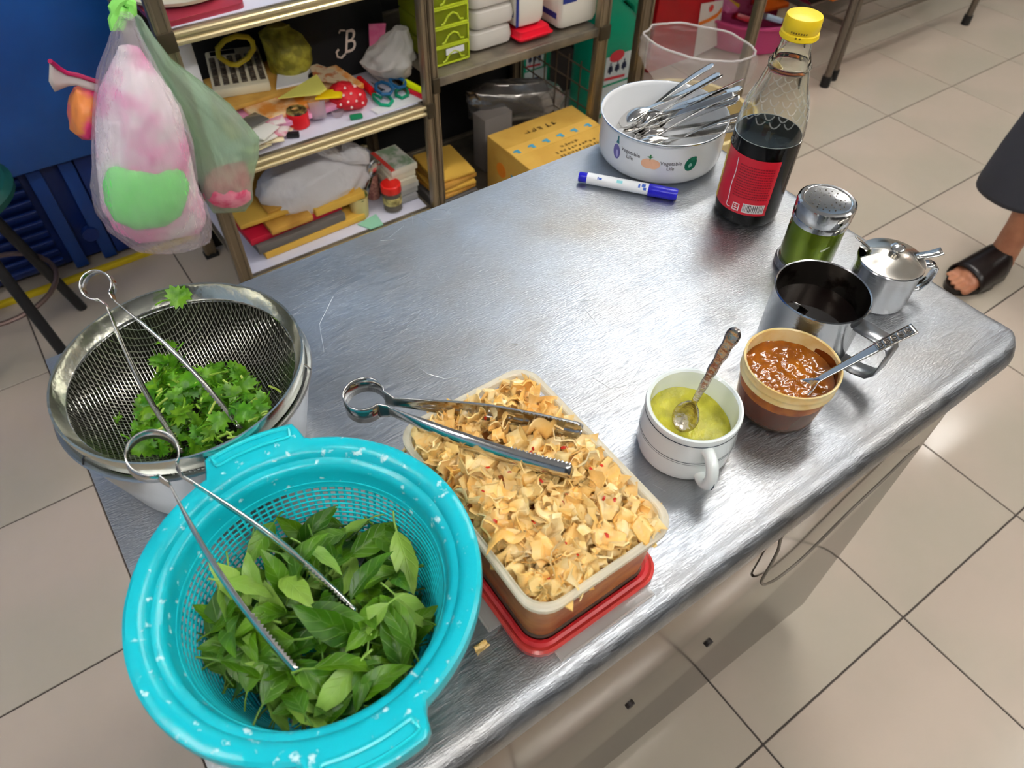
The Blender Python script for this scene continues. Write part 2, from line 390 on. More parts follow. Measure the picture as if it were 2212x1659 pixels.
cm = [leafy(0, rl, .0105).mesh('coriander_leaf', CORI, 60) for _ in range(6)]
stm = []
for k in range(4):
    L = .003+.0018*k; b = rl.uniform(-.001, .001); stm.append(MB().tube([(-L, 0, 0), (0, b, .0005), (L, 0, 0)], .0011, 6).mesh('coriander_stalk', STALK))
def inpoly(x, y, P):
    c = False; n = len(P)
    for i in range(n):
        x1, y1 = P[i]; x2, y2 = P[(i+1) % n]
        if (y1 > y) != (y2 > y) and x < (x2-x1)*(y-y1)/(y2-y1)+x1: c = not c
    return c
def samp(P, rnd):
    xs = [p[0] for p in P]; ys = [p[1] for p in P]
    while True:
        x, y = rnd.uniform(min(xs), max(xs)), rnd.uniform(min(ys), max(ys))
        if inpoly(x, y, P): return x, y
def onsurf(px, py, cen, zf):
    z = ZT+.06
    for _ in range(14):
        p = atz(px, py, z); z = .5*z+.5*(ZT+zf(math.hypot(p.x-cen.x, p.y-cen.y)))
    return atz(px, py, z)
CP = [(330,830),(345,775),(385,775),(410,820),(470,790),(520,800),(545,840),(600,835),(606,860),(570,900),(520,945),(430,980),(345,985),(290,960),(295,900)]
def pile1(px, py, lay):
    w = max(0, 1-(((px-455)/150)**2+((py-885)/100)**2)); return lay*(.006+.036*w**.8)
def place(name, me, p, rnd, tilt, label, cat, group, scale=1.0, sz=1.0):
    o = bpy.data.objects.new(name, me); COL.objects.link(o); o.location = p
    o.rotation_euler = (rnd.uniform(-tilt, tilt), rnd.uniform(-tilt, tilt), rnd.uniform(0, 2*PI)); o.scale = (scale, scale, scale*sz)
    return tag(o, label, cat, group)
for i in range(150):
    px, py = samp(CP, rl); lay = rl.uniform(.25, 1)
    p = onsurf(px, py, PC, lambda r: bowlz(r)+pile1(px, py, lay)+.002)
    place('coriander_leaf', rl.choice(cm), p, rl, .75, 'chopped green coriander leaf in the wire strainer pile', 'leaf', 'chopped coriander leaves in the strainer', rl.uniform(.75, 1.45))
for i in range(44):
    px, py = samp(CP, rl)
    p = onsurf(px, py, PC, lambda r: bowlz(r)+pile1(px, py, 1.0)+.001)
    place('coriander_stalk', rl.choice(stm), p, rl, .5, 'short cut coriander stalk in the wire strainer pile', 'stalk', 'chopped coriander stalks in the strainer')
p = onsurf(362, 742, PC, lambda r: bowlz(r)+.004); place('coriander_leaf', cm[0], p, rl, .5, 'coriander leaf at the upper tip of the pile in the strainer', 'leaf', None, 1.25)
q = atz(385, 640, ZT+.116); o = place('coriander_leaf', cm[1], q, rl, .1, 'single coriander leaf stuck to the steel rim band of the strainer', 'leaf', None, 1.35)
o.rotation_euler = (.9, .2, .3)
p = onsurf(254, 905, PC, lambda r: bowlz(r)+.002); place('coriander_leaf', cm[2], p, rl, .2, 'lone oval coriander scrap on the bare wire mesh', 'leaf', None, .55)

# ---- turquoise colander
CC = Vector((.0223, .258, ZT))
t = thing('colander', 'turquoise plastic colander with two moulded handles and worn white-speckled rim', 'colander', CC)
TEAL = mat('turquoise_plastic', (14,178,192), .28, spec=.5, col2=(206,240,242), nscale=120, nlo=.63, nhi=.72, detail=9, bump=.12, bscale=160, rough2=.6)
TEAL2 = mat('turquoise_lattice', (30,196,206), .28)
TEAL3 = mat('turquoise_body', (18,176,188), .32)
ha = [math.atan2(onT(533,938,.115).y-CC.y, onT(533,938,.115).x-CC.x), math.atan2(onT(812,1655,.112).y-CC.y, onT(812,1655,.112).x-CC.x)]
def hand(a):
    e = 0.0
    for h in ha:
        d = abs((a-h+PI) % (2*PI)-PI); e = max(e, min(1.0, max(0.0, (.34-d)/.09)))
    return e*e*(3-2*e)
RO = .1184
rp = [(.0905,.086), (.0930,.092), (.0942,.099), (.0955,.1040), (.0985,.1068), (.1020,.1078), (.1028,.1095), (.1045,.1120), (.1085,.1142), (.1150,.1146), (.1176,.1130), (RO,.1095), (RO,.1035), (.1170,.1018), (.1158,.1015), (.1162,.1000), (.1172,.0985), (.1168,.0955), (.1140,.0945), (.1120,.0990), (.1085,.1085), (.1030,.1065), (.0990,.099), (.0965,.092), (.0945,.087)]
def rimr(r, z, a, j):
    e = hand(a); q = max(0.0, min(1.0, (r-.1085)/.0065)); return r+.0165*e*q
cvs = MB(); n = 180; k = len(rp)
for i in range(n):
    a = 2*PI*i/n; e = hand(a)
    for j, (r, z) in enumerate(rp):
        zz = z+.0008*noise.noise(Vector((a*4, j*.3, 0)))+e*max(0, min(1, (r-.1085)/.0065))*(.001)
        rr = rimr(r, z, a, j); cvs.v.append((rr*math.cos(a), rr*math.sin(a), zz))
for i in range(n):
    i2 = (i+1) % n
    for j in range(k):
        j2 = (j+1) % k; cvs.f.append((i*k+j, i2*k+j, i2*k+j2, i*k+j2))
cvs.build('rim', TEAL, t)
for h in ha:       # raised oval ridge on each handle
    pts = []
    for q in range(40):
        b = 2*PI*q/40; a = h+.235*max(-1, min(1, 1.25*math.cos(b))); r = .1245+.0048*max(-1, min(1, 1.4*math.sin(b))); pts.append((r*math.cos(a), r*math.sin(a), .1155))
    MB().tube(pts, .0016, 6, closed=True).build('handle_ridge', TEAL2, t)
def wallr(z): return .071+(.0925-.071)*((z-.010)/.081)**.8 if z > .010 else .071
lat = MB(); NR = 17
for i in range(NR):          # inner rings
    z = .013+(.089-.013)*i/(NR-1); r = wallr(z)
    lat.lathe([(r+.0009*math.cos(b), z+.0009*math.sin(b)) for b in [PI/3*q for q in range(6)]], 96, close=True)
NV = 92
for i in range(NV):          # outer ribs
    a = 2*PI*i/NV; pts = [((wallr(z)+.0014)*math.cos(a), (wallr(z)+.0014)*math.sin(a), z) for z in (.008, .022, .04, .06, .076, .092)]
    lat.tube(pts, .00125, 4, caps=False)
for i in range(11):          # floor lattice rings and spokes
    r = .006+.0062*i; lat.lathe([(r+.0011*math.cos(b), .009+.0009*math.sin(b)) for b in [PI/2*q for q in range(4)]], 64, close=True)
for i in range(52):
    a = 2*PI*i/52; lat.tube([(.004*math.cos(a), .004*math.sin(a), .0078), (.072*math.cos(a), .072*math.sin(a), .0078)], .0009, 4)
ob = lat.build('lattice', TEAL2, t, smooth=60); ob['kind'] = 'stuff'
MB().lathe([(.0695,.0), (.0735,.0), (.0735,.009), (.0695,.009)], 72, close=True).build('foot_ring', TEAL3, t)

# ---- basil leaves
def basil(rnd, L, wd, bend, fold):
    m = MB(); nu, nv = 10, 7
    tw = rnd.uniform(-.3, .3)
    def fn(u, v):
        s = v*2-1; ww = wd*(math.sin(PI*min(1, u**.82))**.85)*(1+.05*math.sin(u*38)); x = u*L; y = s*ww
        z = fold*abs(s)*ww*1.0+bend*L*(math.sin(u*PI*.9)-.3*u)+.10*ww*math.sin(u*16+abs(s)*2)*abs(s)+tw*s*ww*u
        return (x, y, z)
    m.grid(fn, nu, nv)
    me_f = len(m.f)
    m.tube([(0.002, 0, fn(.03, .5)[2]-.0003), (-L*.12, 0, -.001), (-L*.28, L*.03*rnd.uniform(-1, 1), -.004)], .0008, 5)
    return m
def leafmat(name, c1, c2, rnd):
    m = mat(name, c1, .33, spec=.45, objrand=rnd, col2=c2, nscale=30, twosided=.22)
    nt = m.node_tree; N = nt.nodes; L = nt.links
    uv = N.new('ShaderNodeUVMap'); uv.uv_map = 'leaf'
    sp = N.new('ShaderNodeSeparateXYZ'); L.new(uv.outputs[0], sp.inputs[0])
    ab = N.new('ShaderNodeMath'); ab.operation = 'SUBTRACT'; ab.inputs[1].default_value = .5; L.new(sp.outputs[1], ab.inputs[0])
    a2 = N.new('ShaderNodeMath'); a2.operation = 'ABSOLUTE'; L.new(ab.outputs[0], a2.inputs[0])
    # side veins: sine of (u*k - |v|*k2)
    mu = N.new('ShaderNodeMath'); mu.operation = 'MULTIPLY'; mu.inputs[1].default_value = 34; L.new(sp.outputs[0], mu.inputs[0])
    mv = N.new('ShaderNodeMath'); mv.operation = 'MULTIPLY'; mv.inputs[1].default_value = 18; L.new(a2.outputs[0], mv.inputs[0])
    sb = N.new('ShaderNodeMath'); sb.operation = 'SUBTRACT'; L.new(mu.outputs[0], sb.inputs[0]); L.new(mv.outputs[0], sb.inputs[1])
    sn = N.new('ShaderNodeMath'); sn.operation = 'SINE'; L.new(sb.outputs[0], sn.inputs[0])
    r1 = N.new('ShaderNodeMapRange'); r1.inputs[1].default_value = .82; r1.inputs[2].default_value = 1.0; L.new(sn.outputs[0], r1.inputs[0])
    r2 = N.new('ShaderNodeMapRange'); r2.inputs[1].default_value = .035; r2.inputs[2].default_value = .0; L.new(a2.outputs[0], r2.inputs[0])
    mxm = N.new('ShaderNodeMath'); mxm.operation = 'MAXIMUM'; L.new(r1.outputs[0], mxm.inputs[0]); L.new(r2.outputs[0], mxm.inputs[1])
    b = N['Principled BSDF']; src = b.inputs['Base Color'].links[0].from_socket
    mx = N.new('ShaderNodeMix'); mx.data_type = 'RGBA'; mx.blend_type = 'MIX'
    sc = N.new('ShaderNodeMath'); sc.operation = 'MULTIPLY'; sc.inputs[1].default_value = .16; L.new(mxm.outputs[0], sc.inputs[0]); L.new(sc.outputs[0], mx.inputs[0])
    L.new(src, mx.inputs[6]); mx.inputs[7].default_value = lin((168,200,110)); L.new(mx.outputs[2], b.inputs['Base Color'])
    bp = N.new('ShaderNodeBump'); bp.inputs['Strength'].default_value = .35; bp.inputs['Distance'].default_value = .0006; bp.invert = True
    L.new(mxm.outputs[0], bp.inputs['Height']); L.new(bp.outputs[0], b.inputs['Normal'])
    return m
BAS = leafmat('basil_green', (72,116,24), (102,146,36), [(180,205,160),(255,255,180),(130,175,130),(235,245,165),(160,195,150),(255,250,190),(140,185,130)])
BASP = leafmat('basil_pale', (136,174,76), (154,190,92), [(225,235,215),(255,255,225)])
def leafobjmesh(mb, m, nu=10, nv=7):
    me = mb.mesh('basil_leaf', m, 80); uvl = me.uv_layers.new(name='leaf')
    for lp in me.loops:
        i = lp.vertex_index
        uvl.data[lp.index].uv = ((i//nv)/(nu-1), (i % nv)/(nv-1)) if i < nu*nv else (.5, .5)
    return me
rb = random.Random(12)
bm_d = [leafobjmesh(basil(rb, L, L*w, b, f), BAS) for L, w, b, f in ((.048,.19,.10,.4), (.042,.21,.16,.25), (.056,.2,.07,.5), (.038,.2,-.1,.35), (.05,.18,.2,.55), (.044,.21,.05,.15), (.034,.18,.22,.45))]
bm_p = [leafobjmesh(basil(rb, L, L*w, b, f), BASP) for L, w, b, f in ((.045,.21,.05,.25), (.04,.2,.12,.15), (.05,.19,-.08,.3))]
BP = [(432,1440),(440,1350),(470,1240),(560,1100),(690,1085),(850,1105),(915,1180),(940,1300),(935,1390),(880,1480),(790,1545),(660,1570),(565,1520),(490,1490)]
def pile2(r, lay): return .016+lay*(.070-.018*(r/.085)**2)
BP2 = [(432,1440),(445,1330),(560,1330),(700,1450),(850,1430),(880,1480),(790,1545),(660,1572),(565,1525),(490,1495)]
for i in range(222):
    px, py = samp(BP if i < 150 or i > 190 else BP2, rb); lay = .1+.9*(i/222)**.7
    p = onsurf(px, py, CC, lambda r: pile2(r, lay))
    d = Vector((p.x-CC.x, p.y-CC.y, 0))
    lim0 = wallr(max(.012, min(.09, p.z-ZT)))-.005
    if d.length > lim0: p = CC+d.normalized()*lim0+Vector((0, 0, p.z-ZT))
    pale = rb.random() < .2
    me = rb.choice(bm_p if pale else bm_d); s = rb.uniform(.75, 1.12)
    o = bpy.data.objects.new('basil_leaf', me); COL.objects.link(o)
    yaw = rb.uniform(0, 2*PI)
    if i < 120 and rb.random() < .5: yaw = math.atan2(-d.y, -d.x)+rb.uniform(-.9, .9)
    E1 = Euler((rb.gauss(0, .45), rb.gauss(-.10, .38), yaw)); o.rotation_euler = E1; o.scale = (s, s, s)
    off = E1.to_matrix() @ Vector((.02*s, 0, 0)); o.location = p-off
    # keep the tip and base inside the wall
    for q in (Vector((-.008, 0, 0)), Vector((.042, 0, 0))):
        e = o.location+E1.to_matrix() @ (q*s)-CC; rr = math.hypot(e.x, e.y); lim = wallr(max(.012, min(.09, e.z)))-.002
        if rr > lim: o.location = o.location-Vector((e.x, e.y, 0))*((rr-lim)/rr)
        if e.z < .013: o.location.z += .013-e.z
    if pale: tag(o, 'pale-backed basil leaf lying underside up in the turquoise colander', 'leaf', 'pale basil leaves in the colander')
    else: tag(o, 'glossy dark green basil leaf in the turquoise colander', 'leaf', 'green basil leaves in the colander')

# ---- pickled cabbage container on its upturned red lid
BX0, BX1, BY0, BY1, BZ = .1385, .2755, .1515, .3535, .086
bc = Vector(((BX0+BX1)/2, (BY0+BY1)/2, ZT)); hx, hy = (BX1-BX0)/2, (BY1-BY0)/2
LZ = .013
t = thing('container_lid', 'red translucent container lid with clear flaps lying under the cabbage box', 'lid', bc)
REDL = mat('red_lid', (196,66,60), .22, spec=.5, sss=.1)
CLR = film('clear_flap', (236,232,226), .68, .08, bump=.05)
def ringsrr(ls):
    return [[(x, y, z) for x, y in rrect(-hx+i, hx-i, -hy+i, hy-i, r, 6)] for i, r, z in ls]
MB().loft(ringsrr([(.002,.02,.0), (-.001,.022,.002), (-.001,.022,.007), (.001,.021,.0085), (.004,.02,.006), (.012,.016,.006)])).build('lid_plate', REDL, t)
MB().loft(ringsrr([(.004,.02,.0061), (.003,.02,.0095), (.0055,.019,.0105), (.008,.018,.0095), (.009,.017,.0061)])).build('seal_ring', mat('red_seal', (190,40,44), .3), t)
for x0, x1, y0, y1 in ((-.048,.05,-hy-.011,-hy+.002), (-hx-.013,-hx+.002,-.06,.055)):
    m = MB(); m.box(((x0+x1)/2, (y0+y1)/2, .0035), (x1-x0, y1-y0, .0025), .001)
    if x1-x0 > y1-y0: m.box(((x0+x1)/2, y0+.001, .0042), (x1-x0-.004, .002, .004), .0008)
    else: m.box((x0+.001, (y0+y1)/2, .0042), (.002, y1-y0-.004, .004), .0008)
    m.build('flap', CLR, t)
t = thing('food_container', 'clear plastic food box brimming with pickled cabbage', 'container', bc+Vector((0,0,LZ)))
PLA = film('box_plastic', (226,214,190), .84, .1, bump=.02)
RIMP = film('box_rim_plastic', (252,248,230), .16, .12, bump=.02)
zt = BZ-LZ
MB().loft(ringsrr([(.0085,.017,.0), (.0070,.018,.0025), (.0036,.020,zt-.007)]), caps=False).loft(ringsrr([(.0085,.017,.0), (.03,.01,.0)]), caps=True).build('box_wall', PLA, t)
MB().loft(ringsrr([(.0038,.020,zt-.007), (.0002,.0215,zt-.006), (.0,.0216,zt-.001), (.0012,.0212,zt), (.0028,.0206,zt-.0012), (.0042,.02,zt-.0012), (.0048,.0197,zt), (.0058,.0194,zt-.001), (.006,.0194,zt-.007)]), caps=False).build('box_rim', RIMP, t)
# the packed cabbage below the surface
CABD = mat('cabbage_bulk_mat', (156,80,36), .35, col2=(220,156,84), nscale=22, nlo=.35, nhi=.7, bump=.6, bscale=60, detail=6, stretch=(1,1,2.2))
ob = MB().loft(ringsrr([(.0095,.0165,.0022), (.0084,.017,.02), (.0062,.0185,zt-.015), (.012,.015,zt-.013), (.035,.01,zt-.011)])).build('cabbage_bulk', CABD, None, bc+Vector((0,0,LZ)))
tag(ob, 'packed brown pickled cabbage mass seen through the box walls', 'pickled cabbage'); ob['kind'] = 'stuff'
CAB = mat('cabbage_leaf_mat', (255,230,164), .2, spec=.65, col2=(255,246,212), nscale=60, nlo=.35, nhi=.65, objrand=[(255,236,196),(255,250,236),(255,226,170),(255,244,214),(255,212,140),(255,246,220)], bump=.4, bscale=260, twosided=.15)
rc = random.Random(5)
def cabb(rnd, a, b):
    ph = [rnd.uniform(0, 6) for _ in range(4)]; cu = rnd.uniform(-.35, .55); th = rnd.uniform(.0005, .0012)
    if a > .010: th = .0013
    corner = [(rnd.uniform(.6, 1.15), rnd.uniform(.6, 1.15)) for _ in range(4)]
    n = 7
    def fn(u, v):
        s, q = u*2-1, v*2-1
        w = (corner[0][0]*(1-u)*(1-v)+corner[1][0]*u*(1-v)+corner[2][0]*u*v+corner[3][0]*(1-u)*v)
        h = (corner[0][1]*(1-u)*(1-v)+corner[1][1]*u*(1-v)+corner[2][1]*u*v+corner[3][1]*(1-u)*v)
        x = s*a*w; y = q*b*h
        z = cu*(x*x+y*y*.4)/a+.26*a*math.sin(s*3.0+ph[0]+q)+.22*b*math.sin(q*4.6+ph[1])+.0011*math.sin(7*s*q+ph[2])
        return Vector((x, y, z))
    m = MB(); m.grid(lambda u, v: fn(u, v), n, n)
    N0 = len(m.v); m.v += [(p[0], p[1], p[2]-th) for p in m.v[:N0]]; m.f += [tuple(i+N0 for i in f)[::-1] for f in m.f[:]]
    edge = [i*n for i in range(n)]+[(n-1)*n+j for j in range(1, n)]+[i*n+n-1 for i in range(n-2, -1, -1)]+[j for j in range(n-2, 0, -1)]
    for i in range(len(edge)):
        p, q = edge[i], edge[(i+1) % len(edge)]; m.f.append((p, q, q+N0, p+N0))
    return m
cbm = [cabb(rc, rc.uniform(.0075, .0125), rc.uniform(.0065, .0135)).mesh('cabbage_piece', CAB, 50) for _ in range(16)]
mx_, my_ = hx-.0065, hy-.0065
for i in range(296):
    g = i/296
    while True:
        x, y = rc.uniform(-mx_, mx_), rc.uniform(-my_, my_)
        if abs(x) < mx_-.010 or abs(y) < my_-.010 or math.hypot(abs(x)-(mx_-.012), abs(y)-(my_-.012)) < .012: break
    edge = min(mx_-abs(x), my_-abs(y)); lift = min(1.0, edge/.022)
    z = BZ-.0120+lift*.0065+.0055*g+.0040*noise.noise(Vector((x*26, y*26, 4)))
    if y > .045 and lift > .4: z += .0035
    s = rc.uniform(.75, 1.4); mg = .0075*s+.002; x = max(-mx_+mg, min(mx_-mg, x)); y = max(-my_+mg, min(my_-mg, y))
    o = bpy.data.objects.new('cabbage_piece', rc.choice(cbm)); COL.objects.link(o); o.location = bc+Vector((x, y, z))
    o.rotation_euler = (rc.gauss(0, .6), rc.gauss(0, .6), rc.uniform(0, 2*PI)); o.scale = (s, s, s)
    tag(o, 'torn piece of pale orange pickled cabbage in the clear box', 'cabbage', 'pickled cabbage pieces in the box')
CHI = mat('chilli_red', (186,40,16), .3)
chm = MB().grid(lambda u, v: ((u-.5)*.005, (v-.5)*.0028*(1-.5*abs(u-.5)), .0006*math.sin(u*4)), 4, 3).mesh('chilli_flake', CHI)
for i in range(34):
    x, y = rc.uniform(-mx_+.01, mx_-.01), rc.uniform(-my_+.01, my_-.01)
    o = bpy.data.objects.new('chilli_flake', chm); COL.objects.link(o); o.location = bc+Vector((x, y, BZ+.0035+.004*rc.random()-.004*(abs(y)/my_)))
    o.rotation_euler = (rc.gauss(0, .4), rc.gauss(0, .4), rc.uniform(0, 6)); s = rc.uniform(.5, 1.15); o.scale = (s, s, s)
    tag(o, 'small red chilli flake on the pickled cabbage', 'chilli', 'red chilli flakes on the cabbage')
# further pieces packed underneath (past the three hundred on top)
sb_ = MB()
for i in range(420):
    x, y = rc.uniform(-mx_+.006, mx_-.006), rc.uniform(-my_+.006, my_-.006); me = rc.choice(cbm)
    M = Matrix.Translation((x, y, BZ-.0165+rc.uniform(0, .0085))) @ Euler((rc.gauss(0, .5), rc.gauss(0, .5), rc.uniform(0, 6.3))).to_matrix().to_4x4() @ Matrix.Scale(rc.uniform(.6, 1.0), 4)
    sb_.add([M @ v.co for v in me.vertices], [tuple(p.vertices) for p in me.polygons])
ob = tag(sb_.build('cabbage_underlayer', CAB, None, bc, 50), 'tangled lower layer of pale pickled cabbage shreds in the clear box', 'pickled cabbage'); ob['kind'] = 'stuff'
# crumb of cabbage on the table
o = bpy.data.objects.new('cabbage_piece', cbm[0]); COL.objects.link(o); q = onT(1040, 1398); o.location = (q.x, q.y, ZT+.003); o.scale = (.55, .4, .5)
tag(o, 'tiny cabbage scrap dropped on the steel table beside the red lid', 'cabbage')

# ---- tongs
def tongs(ring, tipA, tipB, rr, w, label, wr=None):
    ring, tipA, tipB = Vector(ring), Vector(tipA), Vector(tipB)
    t = thing('tongs', label, 'tongs', ring); ta, tb_ = tipA-ring, tipB-ring
    e1 = ((ta+tb_)/2).normalized(); nn = ta.cross(tb_).normalized()
    if nn.z < 0: nn = -nn
    e2 = nn.cross(e1)
    if ta.dot(e2) < 0: ta, tb_ = tb_, ta
    wr = wr or w
    TS = mat('tongs_steel', (198,196,192), .14, 1.0)
    m = MB(); n = 40; a0 = .42
    m.grid(lambda u, v: e1*(rr*math.cos(a0+(2*PI-2*a0)*u))+e2*(rr*math.sin(a0+(2*PI-2*a0)*u))+nn*((v-.5)*wr), n, 3)
    m.build('spring_loop', TS, t, solid=.0011)
    for tip, s in ((ta, 1), (tb_, -1)):
        p0 = e1*(rr*math.cos(a0))+e2*(s*rr*math.sin(a0)); p1 = e1*(rr*1.45)+e2*(s*rr*.3); L = (tip-p1).length; out = e2*s
        N = 110; m = MB(); M = 7; vs = []; fs = []
        for i in range(N):
            u = i/(N-1)
            if u < .07: q = p0.lerp(p1, u/.07); ww = wr*(1-.25*u/.07); bul = 0.0
            else:
                v = (u-.07)/.93; q = p1.lerp(tip, v)+out*(L*.035*math.sin(PI*v)); ww = w*(.62+.5*min(1, v*2.2)-.12*max(0, v-.6)); bul = min(1, v*5)*.34*ww
                if v > .97: ww *= math.sqrt(max(.05, 1-((v-.97)/.031)**2))
            for k in range(M):
                c = k/(M-1)*2-1; off = nn*(c*ww*.5)+out*(bul*(1-c*c)-bul*.5)
                if k in (0, M-1) and u > .70 and u < .985: off += -out*(.0014 if (i//1) % 2 else -.0002)
                vs.append(q+off)
        for i in range(N-1):
            for k in range(M-1): fs.append((i*M+k, (i+1)*M+k, (i+1)*M+k+1, i*M+k+1))
        m.add(vs, fs); m.build('arm', TS, t, smooth=30, solid=.0009)
    return t
tongs(onT(788,864,.098), onT(1258,926,.098), onT(1236,1026,.096), .0168, .019, 'steel tongs lying across the box of pickled cabbage')
tongs(atz(212,618,ZT+.150), atz(395,978,ZT+.058), atz(522,926,ZT+.066), .0125, .0075, 'slim steel tongs leaning in the strainer of coriander', .0125)
tongs(atz(330,985,ZT+.155), atz(643,1456,ZT+.082), atz(772,1322,ZT+.080), .0165, .0085, 'slim steel tongs leaning in the colander of basil', .015)

# ---- spoons
def spoonmesh(L, bl, bw, h0, h1, sag=.006, dish=.0055, orn=0, tipround=True, n=44):
    m = MB(); K = 7; vs = []; fs = []
    for i in range(n):
        s = i/(n-1); x = s*L
        if x < bl:
            q = x/bl; w = bw*max(.04, math.sin(PI*min(1, .03+.97*q**.85)))**.62; w = max(w, h0 if q > .5 else 0); d = dish*math.sin(PI*min(1, q*1.02))**.8; zc = -d*.2
            if q > .82: w = max(h0, w)
        else:
            q = (x-bl)/(L-bl); w = h0+(h1-h0)*q**1.2; d = 0; zc = sag*math.sin(q*PI*.5)
            if tipround and q > .93: w *= math.sqrt(max(.06, 1-((q-.93)/.072)**2))
            if orn: w *= 1+.10*math.sin(q*30)*(q > .1); d = -orn*(1+.5*math.sin(q*60))
        for k in range(K):
            c = k/(K-1)*2-1; vs.append((x, c*w, zc-d*(1-c*c)))
    for i in range(n-1):
        for k in range(K-1): fs.append((i*K+k, (i+1)*K+k, (i+1)*K+k+1, i*K+k+1))
    return m.add(vs, fs)
def putspoon(me, p0, p1, label, cat='spoon', group=None, roll=0.0, up=None, solid=.0012):
    o = bpy.data.objects.new('spoon', me); COL.objects.link(o)
    o.matrix_world = frame(p0, Vector(p1)-Vector(p0), up or Vector((0,0,1))) @ Matrix.Rotation(roll, 4, 'X')
    md = o.modifiers.new('solid', 'SOLIDIFY'); md.thickness = solid; md.offset = 0
    return tag(o, label, cat, group)
SPST = mat('spoon_steel', (205,203,200), .13, 1.0)

# ---- white mug of green sauce
MC = Vector((.3862, .2422, ZT))
t = thing('mug', 'white china mug with thin dark blue bands and loop handle', 'mug', MC)
CHINA = mat('white_china', (236,244,242), .1, spec=.6, coat=.4)
MB().lathe([(0,.002), (.036,.002), (.037,0), (.040,.0), (.0435,.003), (.0452,.010), (.0452,.03), (.0443,.048), (.0440,.054), (.0447,.0585), (.0440,.0612), (.0420,.0618), (.0402,.060), (.0395,.055), (.0395,.02), (.037,.010), (.03,.007), (0,.006)], 72).build('body', CHINA, t)
NAVY = mat('navy_glaze', (34,52,70), .2)
for z, r, h in ((.0535,.04425,.0012), (.0305,.0454,.0006), (.028,.0454,.0003)):
    MB().lathe([(r,z), (r+.0001,z), (r+.0001,z+h), (r,z+h)], 72, close=True).build('painted_band', NAVY, t)
hd = (onT(1524,1010,.03)-MC); hd.z = 0; hd.normalize(); pr = Vector((-hd.y, hd.x, 0))
hp = []
for k in range(19):
    a = math.radians(100-200*k/18); hp.append(hd*(.0445+.0185*max(0, math.cos(a))**.8)+Vector((0, 0, .030+.0185*math.sin(a))))
MB().tube([hd*.0435+Vector((0,0,.047))]+hp+[hd*.0435+Vector((0,0,.012))], .0058, 12).build('handle', CHINA, t)
q = hd*.0635
MB().tube([hd*.0672+pr*.001+Vector((0,0,.034)), hd*.0687+pr*.001+Vector((0,0,.028)), hd*.067+pr*.0012+Vector((0,0,.021))], .0007, 6).build('handle_stripe', NAVY, t)
GS = mat('green_sauce_mat', (196,192,62), .3, col2=(164,160,44), nscale=60, spec=.5, bump=.8, bscale=180, sss=.2)
m = MB(); m.grid(lambda u, v: (lambda r, a: (r*math.cos(a), r*math.sin(a), .030+.007*(v**3)*(1+.8*math.cos(a-2.2))-.004*math.exp(-((r*math.cos(a)+.012)**2+(r*math.sin(a)-.0)**2)/.0002)+.0012*noise.noise(Vector((r*math.cos(a)*90, r*math.sin(a)*90, 1)))))(.0393*v, 2*PI*u), 60, 16, wrapu=True)
o = m.build('green_sauce', GS, None, MC, 80); tag(o, 'lumpy yellow-green sauce inside the white mug', 'sauce')
ORN = spoonmesh(.125, .036, .0125, .0026, .0062, .008, .006, orn=.0011).mesh('spoon', mat('tarnished_silver', (204,192,182), .18, 1.0, col2=(156,142,132), nscale=160, nlo=.5, nhi=.7, bump=.35, bscale=300), 60)
putspoon(ORN, onT(1463,928,.028), onT(1566,762,.118), 'ornate silver spoon standing in the mug of green sauce', roll=0.3, solid=.0016)

# ---- plastic tub of brown sauce
UC = Vector((.4985, .2245, ZT))
t = thing('sauce_tub', 'clear ribbed plastic tub of brown sauce with yellowed rim', 'tub', UC)
TUBP = film('tub_plastic', (216,200,180), .88, .08, tint=(255,250,240), bump=.0)
TUBR = mat('tub_rim_plastic', (236,214,160), .2, spec=.5, sss=.3, col2=(226,194,126), nscale=40)
MB().lathe([(.0,.001), (.036,.001), (.0385,.003), (.0402,.008), (.0448,.047), (.0452,.0475), (.0452,.050)], 64).build('tub_wall', TUBP, t)
MB().lathe([(.0448,.047), (.0462,.048), (.0462,.050), (.0455,.0515), (.0455,.0545), (.0464,.0555), (.0464,.0575), (.0458,.0585), (.0460,.0635), (.0462,.0645), (.0450,.0650), (.0440,.0640), (.0436,.055), (.0432,.047)], 72, close=True).build('tub_rim', TUBR, t)
BS = mat('brown_sauce_mat', (126,66,6), .1, spec=.6, col2=(150,84,14), nscale=55, nlo=.4, nhi=.65, bump=.2, bscale=110)
BS2 = mat('dark_sauce_mat', (84,24,12), .25, col2=(106,36,18), nscale=40, stretch=(1,1,.4))
m = MB(); m.grid(lambda u, v: (lambda r, a: (r*math.cos(a), r*math.sin(a), .046+.0013*noise.noise(Vector((r*math.cos(a)*110, r*math.sin(a)*110, 9)))+.0004*noise.noise(Vector((r*math.cos(a)*300, r*math.sin(a)*300, 2)))+.0035*v**6))(.0430*v, 2*PI*u), 110, 44, wrapu=True)
o = tag(m.build('brown_sauce', BS, None, UC, 80), 'glistening brown sauce filling the plastic tub', 'sauce')
MB().lathe([(0,.0025), (.0365,.003), (.0390,.006), (.0400,.010), (.0426,.034)], 64).build('settled_layer', BS2, o)
MB().lathe([(.0426,.034), (.0436,.0435), (.0431,.047)], 64, rad=lambda r, z, a, j: r).build('film_layer', mat('sauce_film', (186,108,30), .3, col2=(150,70,16), nscale=60), o)
SME = mat('smear', (112,48,10), .25)
sm_ = MB(); sm_.grid(lambda u, v: ((.0434)*math.cos(2.2+1.6*u), (.0434)*math.sin(2.2+1.6*u), .049+v*.0115*(.35+.65*abs(math.sin(u*3.3+.7)))), 26, 5); sm_.build('sauce_smear', SME, o); sm_ = MB()
